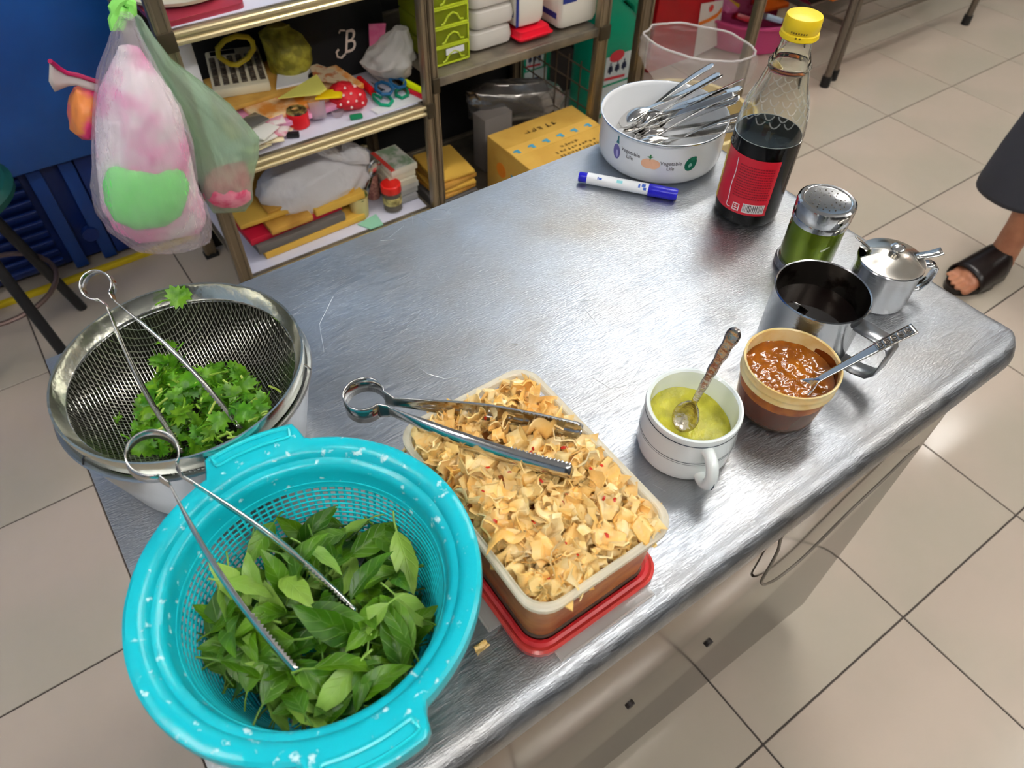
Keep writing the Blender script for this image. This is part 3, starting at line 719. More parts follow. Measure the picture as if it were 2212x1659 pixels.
sm_.grid(lambda u, v: ((.0433)*math.cos(-1.1+1.2*u), (.0433)*math.sin(-1.1+1.2*u), .049+v*.011*(.3+.7*abs(math.sin(u*2.6+.3)))), 20, 5); sm_.build('sauce_smear', SME, o); sm_ = MB()
sm_.grid(lambda u, v: ((.0466)*math.cos(-1.05+.5*u), (.0466)*math.sin(-1.05+.5*u), .0635-v*.013*(.4+.6*abs(math.sin(u*3.0)))), 14, 5)
sm_.build('sauce_smear', SME, o)
FLAT = spoonmesh(.13, .036, .012, .0034, .0066, .005, .005, tipround=False).mesh('spoon', SPST, 60)
o = putspoon(FLAT, onT(1690,858,.034), onT(1906,752,.088), 'flat steel spoon with patterned square handle in the sauce tub', roll=-.15)
m = MB()
for k in range(5):
    for s in (-1, 1):
        cx = .098+.0064*k; m.tube([(cx+.0024*math.cos(b), s*.0012*1+.0022*math.sin(b), .0059) for b in [PI*2*i/10 for i in range(10)]], .0005, 4, closed=True)
m.tube([(.094,-.0052,.0058), (.127,-.006,.0058), (.127,.006,.0058), (.094,.0052,.0058)], .0004, 4, closed=True)
m.build('handle_pattern', mat('spoon_engraving', (120,112,104), .3, .9), o)

# ---- steel mug of dark sauce
SMC = Vector((.587, .267, ZT))
t = thing('steel_mug', 'straight steel mug with angular strap handle holding black sauce', 'mug', SMC)
MB().lathe([(0,0), (.044,0), (.046,.002), (.0468,.006), (.0472,.074), (.0482,.0765), (.0486,.0785), (.0478,.0800), (.0466,.0790)], 72).build('body', mat('mug_steel', (186,188,190), .18, 1.0, bump=.1, bscale=60, bstretch=(1,1,12)), t)
MB().lathe([(.0466,.0790), (.0462,.076), (.0458,.006), (.044,.003), (0,.003)], 72).build('inner_wall', mat('stain_reflection_steel', (70,64,58), .3, .9, col2=(34,24,18), nscale=40, nlo=.5, nhi=.6), t)  # sauce stains, plus the dark sauce's reflection painted into the steel
hd = onT(1880,760,.045)-SMC; hd.z = 0; hd.normalize(); pr = Vector((-hd.y, hd.x, 0))
path = [(.0465,.066), (.076,.0668), (.0835,.0655), (.0865,.060), (.085,.030), (.079,.021), (.064,.0165), (.0462,.016)]
m = MB(); m.grid(lambda u, v: hd*path[int(round(u*7))][0]+pr*((v-.5)*.021)+Vector((0, 0, path[int(round(u*7))][1])), 8, 3)
m.build('handle', STEEL, t, smooth=60, solid=.0016)
o = MB().lathe([(0,.048), (.03,.048), (.0455,.0482), (.0455,.010), (0,.010)], 64).build('black_sauce', mat('black_sauce_mat', (14,9,8), .06, spec=.6), None, SMC)
tag(o, 'black soy-like sauce inside the steel mug', 'sauce')
LAD = spoonmesh(.085, .034, .0125, .004, .0058, .004, .006).mesh('spoon', SPST, 60)
putspoon(LAD, onT(1775,690,.012), onT(1702,657,.072), 'small steel spoon sunk in the black sauce of the steel mug', roll=.3)

# ---- green shaker
KC = Vector((.696, .3555, ZT))
t = thing('spice_shaker', 'green glass spice shaker with perforated steel cap', 'shaker', KC)
MB().lathe([(0,.0), (.031,.0), (.0332,.002), (.0338,.008), (.0325,.012), (.0300,.0125), (0,.0125)], 56).build('base_cup', mat('shaker_base', (150,148,150), .3, .85, col2=(230,230,234), nscale=40, nlo=.5, nhi=.6), t)
MB().lathe([(.0300,.0125), (.0308,.014), (.0308,.066), (.0302,.068)], 56).build('body', mat('green_metallic', (112,134,18), .2, .75, bump=.06, bscale=30, coat=.5), t)
MB().lathe([(.0302,.067), (.0316,.0675), (.0318,.0735), (.0314,.0745), (.0316,.0752), (.0326,.0768), (.0328,.0905), (.0322,.0935), (.030,.0950), (.0275,.0948), (.0265,.0938), (.0255,.0935), (0,.0937)], 56).build('cap', CHROME, t)
m = MB()
for rr, n in ((.0095,8), (.0145,10), (.0195,18)):
    for k in range(n):
        a = 2*PI*k/n+rr*40; m.cyl((rr*math.cos(a), rr*math.sin(a), .09345), (rr*math.cos(a), rr*math.sin(a), .0940), .0008, n=6)
m.build('perforations', mat('hole_dark', (60,52,44), .6), t)
q = onT(1768,525,.045)-KC; ang = math.atan2(q.y, q.x)
m = MB()
for u, v, a, b in ((0,.048,.003,.0012), (.003,.050,.0025,.0008), (-.003,.046,.0016,.0016)):
    vs = wrapv(disc(u, v, a, b, 12, .6), .03095, ang, 0); m.add(vs, [list(range(12))])
m.build('scuff', mat('scuff_grey', (190,196,170), .4), t)

# ---- steel sugar bowl
GC = Vector((.7225, .271, ZT))
t = thing('sugar_bowl', 'lidded steel sugar bowl with flat strap handle', 'bowl', GC)
MB().lathe([(0,.002), (.031,.002), (.0325,0), (.0345,.002), (.0358,.01), (.0358,.044), (.0362,.048), (.0366,.053), (.0355,.0545), (.0348,.052), (.0345,.01), (0,.005)], 64).build('body', mat('bowl_steel', (176,176,176), .17, 1.0, bump=.1, bscale=50, bstretch=(1,1,10)), t)
na = math.atan2(onT(1883,545,.058).y-GC.y, onT(1883,545,.058).x-GC.x)
def lidr(r, z, a, j):
    d = abs((a-na+PI) % (2*PI)-PI); return r if r < .024 else r-.0085*max(0, 1-(d/.26)**2)**.5*min(1, (r-.024)/.009)
lidm = MB().lathe([(0,.0645), (.006,.0643), (.016,.0627), (.026,.0592), (.033,.0562), (.0362,.0556), (.0362,.0548), (.033,.0548), (.016,.061), (0,.0625)], 144, rad=lidr).build('lid', mat('lid_steel', (205,200,190), .2, 1.0), t)
MB().lathe([(0,.0644), (.0035,.0646), (.0035,.0665), (.0075,.069), (.008,.0715), (.0055,.0735), (0,.074)], 28).build('knob', CHROME, lidm)
hd = onT(2030,585,.04)-GC; hd.z = 0; hd.normalize(); pr = Vector((-hd.y, hd.x, 0))
path = [(.0355,.049), (.047,.050), (.053,.047), (.054,.040), (.0525,.026), (.0465,.016), (.040,.0135), (.0357,.014)]
m = MB(); m.grid(lambda u, v: hd*path[int(round(u*7))][0]+pr*((v-.5)*.012)+Vector((0, 0, path[int(round(u*7))][1])), 8, 3); m.build('handle', CHROME, t, smooth=60, solid=.0014)
m = MB(); m.grid(lambda u, v: hd*(.024+.026*u)+pr*((v-.5)*(.009+.003*u))+Vector((0, 0, .0605+.0075*u*u)), 6, 3); m.build('thumb_tab', CHROME, lidm, smooth=60, solid=.0014)
SUG = spoonmesh(.085, .03, .0095, .0030, .0048, .003, .004).mesh('spoon', SPST, 60)
b0 = onT(1892,552,.052); b1 = onT(1842,515,.070); dd = (b1-b0).normalized()
putspoon(SUG, b0-dd*.050, b1, 'small steel spoon poking out of the sugar bowl lid notch', roll=.2)

# ---- vinegar bottle
VC = Vector((.7235, .4735, ZT))
zl = lambda px, py: zat(px, py, VC.x, VC.y)-ZT
z_top, z_capb, z_ring, z_liq = zl(1734,30), zl(1730,78), zl(1713,137), zl(1668,283)
t = thing('sauce_bottle', 'tall clear glass sauce bottle with red label and yellow cap, half full of dark sauce', 'bottle', VC)
GL = mat('bottle_glass', (250,252,246), .04, trans=1.0, ior=1.3)
R0 = .0408
sh0 = z_liq+.004
MB().lathe([(R0-.002,z_liq), (R0,z_liq), (R0,sh0), (R0-.0012,sh0+.014), (.0355,sh0+.034), (.0285,z_ring-.026), (.0235,z_ring-.006), (.0232,z_ring-.003), (.0242,z_ring-.001), (.0240,z_ring+.001), (.0222,z_ring+.003), (.0172,z_capb-.012), (.0158,z_capb+.004), (.0158,z_top-.004),
            (.0138,z_top-.004), (.0140,z_capb), (.0155,z_capb-.014), (.0205,z_ring+.001), (.0215,z_ring-.006), (.0265,z_ring-.027), (.0335,sh0+.033), (R0-.0032,sh0+.013), (R0-.002,sh0-.002), (R0-.002,z_liq)], 80).build('glass', GL, t)
MB().lathe([(0,.004), (.033,.002), (.0385,.0), (R0-.0005,.004), (R0,.012), (R0,z_liq-.0002), (R0-.003,z_liq-.0008), (0,z_liq-.0012)], 80).build('dark_sauce', mat('vinegar', (7,6,5), .06, spec=.3), t)
MB().lathe([(0,z_top+.001), (.0165,z_top+.001), (.0188,z_top), (.0196,z_top-.002), (.0200,z_top-.013), (.0192,z_top-.0145), (.0192,z_top-.016), (.0205,z_top-.017), (.0212,z_capb+.001), (.0205,z_capb), (.0162,z_capb), (.0162,z_top-.003), (0,z_top-.003)], 56).build('cap', mat('yellow_cap', (244,208,36), .35, sss=.15, bump=.15, bscale=90), t)
camth = math.atan2(-VC.y, -VC.x)
z0l, z1l = zl(1640,463), zl(1640,308)
lab = patch(R0+.0003, camth-2.0, camth+.66, .018, z1l, 48, 2).build('label', mat('red_label', (206,22,44), .35, coat=.2), t)
patch(R0+.0005, camth-2.0, camth-1.22, .018, z1l, 14).build('label_side', mat('label_yellow', (224,186,60), .4), lab)
LW = mat('label_white', (240,228,224), .5); LD = mat('label_text_dark', (140,10,28), .5)
m = MB(); pts = [(-.026+.0006*math.sin(v*11), .024+v*(z1l-.029)) for v in [i/24 for i in range(25)]]
vs = wrapv([(u-.0006, v) for u, v in pts]+[(u+.0006, v) for u, v in pts], R0+.0006, camth, 0); m.add(vs, [(i, 25+i, 26+i, i+1) for i in range(24)])
pts = disc(-.0225, .0245, .0035, .0025, 14); m.add(wrapv([(u*1.0, v) for u, v in pts[7:]]+[(-.0225+(u+.0225)*.6, .0245+(v-.0245)*.5) for u, v in pts[7:][::-1]], R0+.0006, camth, 0), [(i, i+1, 12-i, 13-i) for i in range(6)])
x0 = -.004
pq = patch(R0+.0006, camth+x0/R0, camth+(x0+.027)/R0, .0215, .0345, 10); m.add(pq.v, pq.f)
for r_ in ((-.017,.0215,-.008,.0228), (-.017,.0305,-.008,.0318), (-.017,.0215,-.0157,.0318), (-.0093,.0215,-.008,.0318), (-.0145,.025,-.0105,.0262), (-.0145,.0278,-.012,.029)):
    m.add(wrapv([(r_[0], r_[1]), (r_[2], r_[1]), (r_[2], r_[3]), (r_[0], r_[3])], R0+.0006, camth, 0), [(0,1,2,3)])
m.build('label_white_print', LW, lab)
m = MB(); xx = x0+.001
rq = random.Random(2)
while xx < x0+.0255:
    wq = rq.choice((.0004,.0006,.0009)); m.add(wrapv([(xx, .0232), (xx+wq, .0232), (xx+wq, .0335), (xx, .0335)], R0+.0008, camth, 0), [(0,1,2,3)]); xx += wq+rq.choice((.0009,.0014))
m.build('barcode', BLACK, lab)
m = MB()
for k in range(13):
    v = z1l-.012-k*.0048*(z1l-.05)/.062; u = -.021
    while u < .022:
        wq = rq.uniform(.001,.003)
        m.add(wrapv([(u, v), (u+wq, v), (u+wq, v+.0016), (u, v+.0016)], R0+.0006, camth, 0), [(0,1,2,3)]); u += wq+.0006
m.build('fine_print', LD, lab)
m = MB()
for row in range(1, 5):         # embossed scale pattern on the shoulder
    z = sh0+.013+.0075*row; dz_ = z-sh0
    rr = .0003+((R0-.0012)+(.0355-R0+.0012)*(dz_-.014)/.020 if dz_ < .034 else .0355+(.0285-.0355)*(dz_-.034)/(z_ring-.026-sh0-.034))
    nn = 14
    for k in range(nn):
        a = 2*PI*(k+.5*(row % 2))/nn; pts = []
        for q in range(9):
            b = -1+2*q/8; rz_ = rr-.0012*b*b*(1 if dz_ < .03 else 1.6); pts.append((rz_*math.cos(a+b*.165), rz_*math.sin(a+b*.165), z+.0058*b*b-.001))
        m.tube(pts, .0008, 5)
m.build('embossed_scales', film('glass_emboss', (252,252,244), .78, .05, bump=0), t)
CT = mat('cap_print', (120,90,10), .5); m = MB()
for k in range(7): m.add(wrapv([(-.009+.0027*k, 0), (-.0075+.0027*k, 0), (-.0075+.0027*k, .0018), (-.009+.0027*k, .0018)], .02105, camth, z_capb+.009), [(0,1,2,3)])
for k in range(2): m.add(wrapv([(-.003+.004*k, 0), (-.001+.004*k, 0), (-.001+.004*k, .002), (-.003+.004*k, .002)], .0213, camth, z_capb+.004), [(0,1,2,3)])
m.build('cap_print', CT, t)

# ---- whiteboard marker
a0, a1 = onT(1251,381,.0085), onT(1463,421,.0085); L = (a1-a0).length; ax = (a1-a0)
t = thing('marker_pen', 'white marker pen with blue cap lying on the steel table', 'marker', a0); t.matrix_world = frame(a0, ax)
BLUE = mat('marker_blue', (24,20,180), .3); MW = mat('marker_white', (238,240,242), .35)
def xl(prof): return [Vector((z, r, 0)) for r, z in prof]
def lx(prof, n=28):
    m = MB(); m.lathe(prof, n); m.v = [(z, x, y) for x, y, z in m.v]; return m
lx([(0,.0), (.006,.0), (.0066,.001), (.0066,.011), (.0072,.0115), (0,.0115)]).build('end_plug', BLUE, t)
lx([(0,.0115), (.0074,.0115), (.0076,.013), (.0076,L-.038), (0,L-.038)]).build('barrel', MW, t)
lx([(0,L-.0385), (.0084,L-.0385), (.0085,L-.037), (.0079,L-.002), (.0072,L), (0,L)]).build('cap', BLUE, t)
m = MB()
for x0, x1, z0_, z1_ in ((.026,.0275,-.25,.2), (.028,.032,-.22,.12), (.086,.091,-.1,.5), (.0815,.084,-.35,.3), (.0885,.0925,-.6,-.15)):
    m.grid(lambda u, v: (x0+(x1-x0)*u, -.0078*math.cos(.9+z0_+(z1_-z0_)*v), .0078*math.sin(.9+z0_+(z1_-z0_)*v)), 2, 5)
m.build('barrel_print', mat('marker_print', (52,96,190), .5), t)
m = MB(); m.grid(lambda u, v: (.052+.008*u, -.0078*math.cos(.7+.5*v), .0078*math.sin(.7+.5*v)), 2, 5); m.build('barrel_print', mat('marker_print2', (150,220,225), .5), t)

# ---- enamel pot with cutlery
EC = Vector((.718, .637, ZT))
t = thing('enamel_pot', 'white enamel pot printed with vegetables and lettering, full of steel spoons', 'pot', EC)
ENA = mat('white_enamel', (236,238,240), .14, spec=.6, coat=.3)
RE = .0862
MB().lathe([(0,.0), (.072,.0), (.079,.002), (.0835,.007), (.0855,.014), (RE,.022), (RE,.058), (.0868,.0605), (.088,.062), (.0878,.0640), (.0862,.0645), (.0848,.0628), (.0842,.058), (.0842,.02), (.082,.012), (.076,.006), (0,.004)], 88).build('body', ENA, t)
MB().lathe([(.0876+.0009*math.cos(b), .0635+.0009*math.sin(b)) for b in [PI/3*q for q in range(6)]], 88, close=True).build('steel_rim', CHROME, t)
def pth(px, py):     # angle and height on the pot wall seen at a pixel
    d = ray(px, py); a = d.x*d.x+d.y*d.y; b = 2*(d.x*(CAM.x-EC.x)+d.y*(CAM.y-EC.y)); c = (CAM.x-EC.x)**2+(CAM.y-EC.y)**2-RE**2
    s = (-b-math.sqrt(max(0, b*b-4*a*c)))/(2*a); p = CAM+d*s; return math.atan2(p.y-EC.y, p.x-EC.x), p.z-ZT
def decal(name, px, py, polys, m, rot=0.0, lift=.0003):
    th, z = pth(px, py); mb = MB(); c, s = math.cos(rot), math.sin(rot)
    for P in polys:
        vs = wrapv([(x*c-y*s, x*s+y*c) for x, y in P], RE+lift, th, z); mb.add(vs, [list(range(len(vs)))])
    return mb.build(name, m, t, smooth=0)
decal('aubergine_print', 1333,322, [disc(0,-.003,.0062,.0105,20,.1)], mat('print_purple', (112,106,168), .3)); decal('aubergine_shine', 1334,326, [disc(0,-.003,.0022,.0055,14,.1)], mat('print_lilac', (178,172,214), .3), lift=.0005)
decal('aubergine_stalk', 1336,303, [[(-.003,-.004),(.003,-.004),(.002,.001),(.0015,.007),(-.0005,.007),(-.001,.001)]], mat('print_teal', (60,120,130), .3), lift=.0006)
decal('tomato_print', 1404,354, [disc(-.003,0,.0095,.0072,20), disc(.004,0,.0095,.0072,20)], mat('print_peach', (240,186,150), .3)); decal('tomato_stalk', 1405,342, [[(-.0045,.002),(-.001,.0005),(0,-.0035),(.001,.0005),(.0045,.003),(.001,.003),(.001,.0055),(-.001,.0055),(-.001,.003)]], mat('print_green', (50,120,70), .3), lift=.0006)
decal('pepper_print', 1492,354, [disc(0,0,.0085,.0105,20,-.35)], mat('print_pine', (22,108,84), .3)); decal('pepper_shine', 1490,357, [disc(0,0,.0022,.0034,12,-.3)], mat('print_pale', (150,190,180), .3), lift=.0005); decal('pepper_stalk', 1499,342, [disc(0,0,.0045,.003,12,.2)], mat('print_pine2', (40,130,100), .3), lift=.0006)
INK = mat('print_ink', (60,54,54), .4)
for px, py, rot in ((1361,334,-.06), (1449,359,.0)):
    th, z = pth(px, py); mb = MB()
    for s_, dz in (('Vegetable', .0032), ('Life', -.0042)):
        vs, fs = textmesh(s_, .0074); vs = wrapv([(v.x, v.y+dz+rot*v.x) for v in vs], RE+.0004, th, z); mb.add(vs, fs)
    mb.build('lettering', INK, t, smooth=0)
rs = random.Random(9)
SPO = [spoonmesh(.150, .046, .0155, .0035, .0068, .010, .0075).mesh('spoon', SPST, 60), spoonmesh(.150, .048, .0165, .0036, .0072, .014, .0085).mesh('spoon', SPST, 60)]
CUT = [((1352,262),(1552,146),.052,.105), ((1362,258),(1549,158),.049,.098), ((1372,272),(1566,178),.050,.092), ((1380,262),(1592,196),.046,.098), ((1378,278),(1612,186),.044,.088),
       ((1368,282),(1606,208),.040,.082), ((1392,268),(1590,214),.046,.086), ((1384,300),(1598,226),.043,.082), ((1400,290),(1604,238),.040,.078), ((1416,306),(1604,250),.046,.076),
       ((1396,310),(1602,262),.042,.072), ((1426,314),(1608,268),.036,.070), ((1372,246),(1572,200),.033,.078), ((1404,262),(1586,224),.030,.073), ((1360,270),(1580,206),.030,.074), ((1410,292),(1594,246),.029,.069)]
for i, (a, b, za, zb_) in enumerate(CUT):
    p0, p1 = onT(*a, za-.014), onT(*b, zb_); d = (p1-p0).normalized(); p0 = p1-d*.150
    # keep the bowl end inside the pot
    e = p0-EC; e.z = 0
    if e.length > .078: p0 = p0-e.normalized()*(e.length-.078)
    putspoon(SPO[i % 2], p0, p0+d*.15, 'steel spoon in the white enamel pot, handle over the rim', group='steel spoons in the enamel pot', roll=rs.uniform(-.5, .6)+(PI if i in (0,3,8,9,10) else 0))
# ================================================================ background
def P(px, py, z): return atz(px, py, z)
RY = 1.45
ALU = mat('rack_post_metal', (128,114,92), .35, .8, col2=(150,136,112), nscale=6, stretch=(1,1,.2))
GOLD = mat('champagne_rail', (208,192,150), .3, .6)
GREYM = mat('grey_shelf_metal', (150,140,122), .4, .7, col2=(120,112,100), nscale=12)
SHADEB = mat('shade_backing', (14,13,13), .7)
LINER = mat('shelf_liner', (222,222,238), .6)
def rack(label, x0, x1, y0, y1, zs, top, lw, rw, rail, liner, back=True, depthposts=True):
    t = thing('storage_rack', label, 'rack', ((x0+x1)/2, (y0+y1)/2, 0)); cx, cy = t.location.x, t.location.y
    for x, w in ((x0, lw), (x1, rw)):
        for y in (y0, y1):
            m = MB(); m.box((x-cx, y-cy, top/2), (w, .022, top), .003)
            for s in (-1, 1): m.box((x-cx+s*w*.3, y-cy-.0115, top/2), (w*.16, .004, top), .001)
            m.build('post', ALU, t); MB().box((x-cx, y-cy, .006), (w+.006, .03, .012), .002).build('post_foot', BLACK, t)
    for z in zs:
        b = MB().box((0, 0, z-.008), (x1-x0-.012, y1-y0-.022, .012), .001).build('shelf_board', GREYM, t)
        if liner: MB().box((0, .004, z-.0008), (x1-x0-.03, y1-y0-.03, .0014)).build('shelf_liner', LINER, b)
        for y in (y0, y1):
            m = MB()
            if rail:
                m.box((0, y-cy, z-.011), (x1-x0-lw*.5-rw*.5, .012, .024), .002)
                for dz in (-.003, -.018): m.cyl((x0-cx+lw*.5, y-cy-.006, z+dz), (x1-cx-rw*.5, y-cy-.006, z+dz), .0052, n=10)
                m.build('shelf_rail', GOLD, t)
            else: m.box((0, y-cy, z-.009), (x1-x0-lw*.5-rw*.5, .014, .022), .003).build('shelf_rail', GREYM, t)
        for x, w in ((x0, lw), (x1, rw)): MB().box((x-cx, y0-cy-.0125, z-.011), (w, .008, .036), .002).build('bracket', mat('rack_bracket', (70,60,44), .5, .5), t)
    if back: MB().box((0, y1-cy+.016, top/2), (x1-x0, .004, top-.02)).build('shade_sheet', SHADEB, t)  # black sheet added in place of the deep shade behind the shelves
    return t
ZA, ZM, ZL, ZR2, ZR0 = .764, .472, .178, .529, .10
rack('tall storage rack with champagne rails holding calculator and black bag', .267, .797, RY, 1.83, (ZA, ZM, ZL), 1.25, .032, .018, True, True)
rack('storage rack with grey shelf holding green drawers and white cartons', .8165, 1.331, RY, 1.83, (ZR2, ZR0, 1.0), 1.25, .018, .036, False, False)
rack('deep storage rack with brown posts around the teal jugs', 1.482, 1.965, RY, 2.27, (.9,), 1.25, .045, .036, False, False)

def box3(name, label, cat, c, d, m, rz=0.0, r=.003, group=None, rx=0.0, ry=0.0):
    o = MB().box((0,0,d[2]/2), d, r).build(name, m); o.location = c; o.rotation_euler = (rx, ry, rz); return tag(o, label, cat, group)
def paper(name, label, cat, corners, th, m, group=None):
    """sheet from four world corners, with thickness downwards"""
    q = [Vector(c) for c in corners]; c0 = sum(q, Vector())/4; mb = MB()
    lo = [p-c0-Vector((0,0,th)) for p in q]; hi = [p-c0 for p in q]
    mb.add(lo+hi, [(3,2,1,0), (4,5,6,7), (0,1,5,4), (1,2,6,5), (2,3,7,6), (3,0,4,7)])
    return tag(mb.build(name, m, None, c0), label, cat, group)
o_ring = []
def rowsblob(name, rows, Y, depth, m, label=None, cat=None, n=72, wr=.05, cr=.035, seed=0, parent=None, group=None, flat=.75, solid=0, open_top=False):
    """rounded bag lofted through pixel rows at distance plane Y (world), depth in metres"""
    rg = []
    W2 = []
    for (l, r) in rows:
        a, b = aty(l[0], l[1], Y), aty(r[0], r[1], Y); W2.append(((a+b)/2, (b-a)/2))
    # refine
    fine = []
    S = 8
    for i in range(len(W2)-1):
        for k in range(S):
            u = k/S; fine.append((W2[i][0].lerp(W2[i+1][0], u), W2[i][1].lerp(W2[i+1][1], u)))
    fine.append(W2[-1]); N = len(fine)
    base = fine[-1][0]
    for i, (c, h) in enumerate(fine):
        dp = depth*math.sin(PI*min(1, max(.06, (i+.6)/(N+.2))))**flat; ring = []
        if open_top and i < N*.5: dp = depth
        for k in range(n):
            a = 2*PI*k/n; q_ = i/N; w = 1+wr*math.sin(a*9+seed+q_*5)*(.4+.6*noise.noise(Vector((q_*5, a, seed))))+wr*1.3*noise.noise(Vector((math.cos(a)*2.2+seed, math.sin(a)*2.2, q_*6)))+cr*abs(noise.noise(Vector((math.cos(a)*5+seed, math.sin(a)*5, q_*9+a))))-cr*.5+cr*.7*noise.noise(Vector((math.cos(a)*12, math.sin(a)*12+seed, q_*22)))
            ring.append(c-base+h*(math.cos(a)*w)+Vector((0, dp*math.sin(a)*w, 0)))
        rg.append(ring)
    o = MB().loft(rg, caps=not open_top).build(name, m, parent, base if not parent else None, 60); o_ring[:] = [Vector(p) for p in rg[0]]
    if label: tag(o, label, cat, group)
    return o

# ---- kitchen scale on the top shelf
c = P(440, 38, ZA); t = thing('kitchen_scale', 'maroon kitchen scale with round cream pan on the top rack shelf', 'scale', (c.x-.005, 1.565, ZA), .04)
MRN = mat('maroon_plastic', (150,44,62), .25, coat=.3)
m = MB(); m.loft([[(x, y, z) for x, y in rrect(-.085+i, .085-i, -.09+j, .10-i, .014)] for i, j, z in ((0,0,0), (0,0,.010), (.006,.008,.014), (.012,.02,.017), (.02,.03,.019))]); m.build('body', MRN, t)
MB().lathe([(0,.019), (.085,.019), (.10,.024), (.104,.031), (.099,.030), (.084,.024), (0,.024)], 48, (0,.02,0)).build('pan', mat('cream_enamel', (236,230,206), .25), t)
c = P(545, 2, ZA); rowsblob('orange_packet', [((520,-10),(580,-14)), ((522,2),(580,0)), ((535,10),(568,8))], 1.56, .03, mat('orange_foil', (244,166,30), .3), 'orange snack packet on the top rack shelf beside the maroon scale', 'packet')

# ---- middle shelf of the first rack
# papers under the calculator
PK = mat('kraft_paper', (206,160,74), .7, col2=(190,142,60), nscale=20); PNK = mat('pink_paper', (232,160,196), .6); ORP = mat('orange_print_paper', (236,150,60), .5, col2=(250,220,170), nscale=30)
WP = mat('white_paper', (236,236,240), .6); YP = mat('yellow_note', (246,238,120), .6); YB = mat('yellow_card', (250,216,20), .5)
CRM = mat('cream_plastic', (232,222,192), .4)
z = ZM+.001
stack = [(.50,1.655,.30,.20,.012,PK,.02,'thick kraft envelope at the bottom of the pile under the calculator'), (.51,1.618,.27,.20,.012,PNK,.06,'pink paper file in the pile under the calculator'),
         (.545,1.632,.27,.18,.012,ORP,.10,'orange printed leaflet pile under the calculator'), (.50,1.685,.24,.16,.010,PK,.05,'kraft envelope directly under the cream calculator')]
for x, y, w, d, h, mm, rz, lab in stack:
    box3('paper_pile', lab, 'papers', (x, y, z), (w, d, h), mm, rz, .002); z += h+.0005
c4 = [P(474,207,z+.012), P(596,188,z+.012), P(562,104,z+.012), P(418,118,z+.012)]
cc = sum(c4, Vector())/4; xd = (c4[1]-c4[0]).normalized(); wq, dq = (c4[1]-c4[0]).length, ((c4[3]-c4[0]).length+(c4[2]-c4[1]).length)/2*.92
t = thing('calculator', 'cream desktop calculator with columns of dark keys lying on paper pile', 'calculator', (cc.x, cc.y, z)); t.rotation_euler = (0, 0, math.atan2(xd.y, xd.x))
MB().box((0,0,.011), (wq, dq, .022), .005).build('casing', CRM, t)
MB().box((-wq*.18, dq*.40, .0225), (wq*.46, dq*.10, .002), .0005).build('display', mat('lcd_dark', (26,24,28), .2), t)
KD = mat('dark_keys', (58,46,38), .5, col2=(110,100,84), nscale=120)
for k in range(6):
    x = -wq*.40+wq*.162*k; MB().box((x, -dq*.06, .0223), (wq*.105, dq*.70, .0015), .0004).build('key_bed', mat('key_bed_brown', (96,82,66), .6), t)
    for j in range(7): MB().box((x, -dq*.37+dq*.103*j, .0238), (wq*.075, dq*.062, .003), .0006, 1).build('key', KD, t)
YF = film('olive_mesh_film', (150,136,22), .35, .4, bump=.8, bscale=60)
rowsblob('yellow_net_bag', [((578,58),(630,46)), ((560,78),(652,64)), ((572,105),(668,96)), ((580,132),(668,124)), ((588,158),(660,150)), ((598,180),(645,172))], 1.70, .06, mat('olive_net', (120,112,20), .55, col2=(170,160,50), nscale=40, bump=.8, bscale=120), 'olive yellow net bag slumped beside the cream calculator', 'bag', seed=2)
lp = [aty(px, py, 1.66) for px, py in ((535,80),(510,78),(485,88),(470,105),(472,122),(495,138),(512,140),(535,125),(548,105),(545,90))]
tag(MB().tube(lp, .006, 8, closed=True).build('yellow_strap', mat('yellow_strap_mat', (176,158,20), .5)), 'yellow plastic strap looped over the calculator', 'strap')
# black bag with letter
BK = mat('black_fabric', (8,8,10), .75, bump=.3, bscale=200)
t = thing('black_bag', 'black fabric bag with a pale ornate letter B leaning on the middle shelf', 'bag', (.70, 1.735, ZM+.0005), .0)
m = MB(); m.loft([[(x, y+sh, z) for x, y in rrect(-w, w, -.06, .06, .03)] for w, sh, z in ((.112,0,0), (.125,0,.02), (.127,.0,.12), (.12,.004,.2), (.105,.008,.235), (.08,.01,.25))]); m.build('body', BK, t)
vs, fs = textmesh('B', .078, shear=.28); q = aty(752, 92, 1.674)-t.location
PB = mat('pale_embroidery', (226,206,190), .6); m = MB(); m.add([(v.x*.78+q.x, -.0605-.0012, v.y+q.z) for v in vs], fs)
m.tube([(q.x-.012, -.0617, q.z-.024), (q.x-.024, -.0617, q.z-.031), (q.x-.033, -.0617, q.z-.026), (q.x-.034, -.0617, q.z-.015), (q.x-.027, -.0617, q.z-.009)], .0026, 6)
m.tube([(q.x-.004, -.0617, q.z+.03), (q.x-.016, -.0617, q.z+.033), (q.x-.02, -.0617, q.z+.027)], .002, 6)
m.build('letter_b', PB, t, smooth=0)
# pink tag, crumpled bag
t0 = [aty(px, py, 1.655) for px, py in ((799,103),(830,92),(834,50),(797,52))]
m = MB(); m.add([p for p in t0]+[p+Vector((0,.003,0)) for p in t0], [(0,1,2,3), (7,6,5,4), (0,4,5,1), (1,5,6,2), (2,6,7,3), (3,7,4,0)]); tag(m.build('pink_tag', mat('pink_card', (214,96,138), .6, col2=(224,120,158), nscale=40)), 'pink card tag hanging beside the black bag', 'tag')
CRB = film('crumpled_clear', (248,244,238), .16, .2, bump=1.0, bscale=30, bdist=.008)
rowsblob('crumpled_bag', [((852,62),(880,58)), ((836,85),(884,80)), ((818,105),(886,100)), ((798,122),(886,118)), ((782,140),(884,138)), ((800,158),(882,155)), ((845,170),(870,170))], 1.60, .06, CRB, 'crumpled clear plastic bag on the middle shelf beside black bag', 'bag', wr=.1, seed=5)
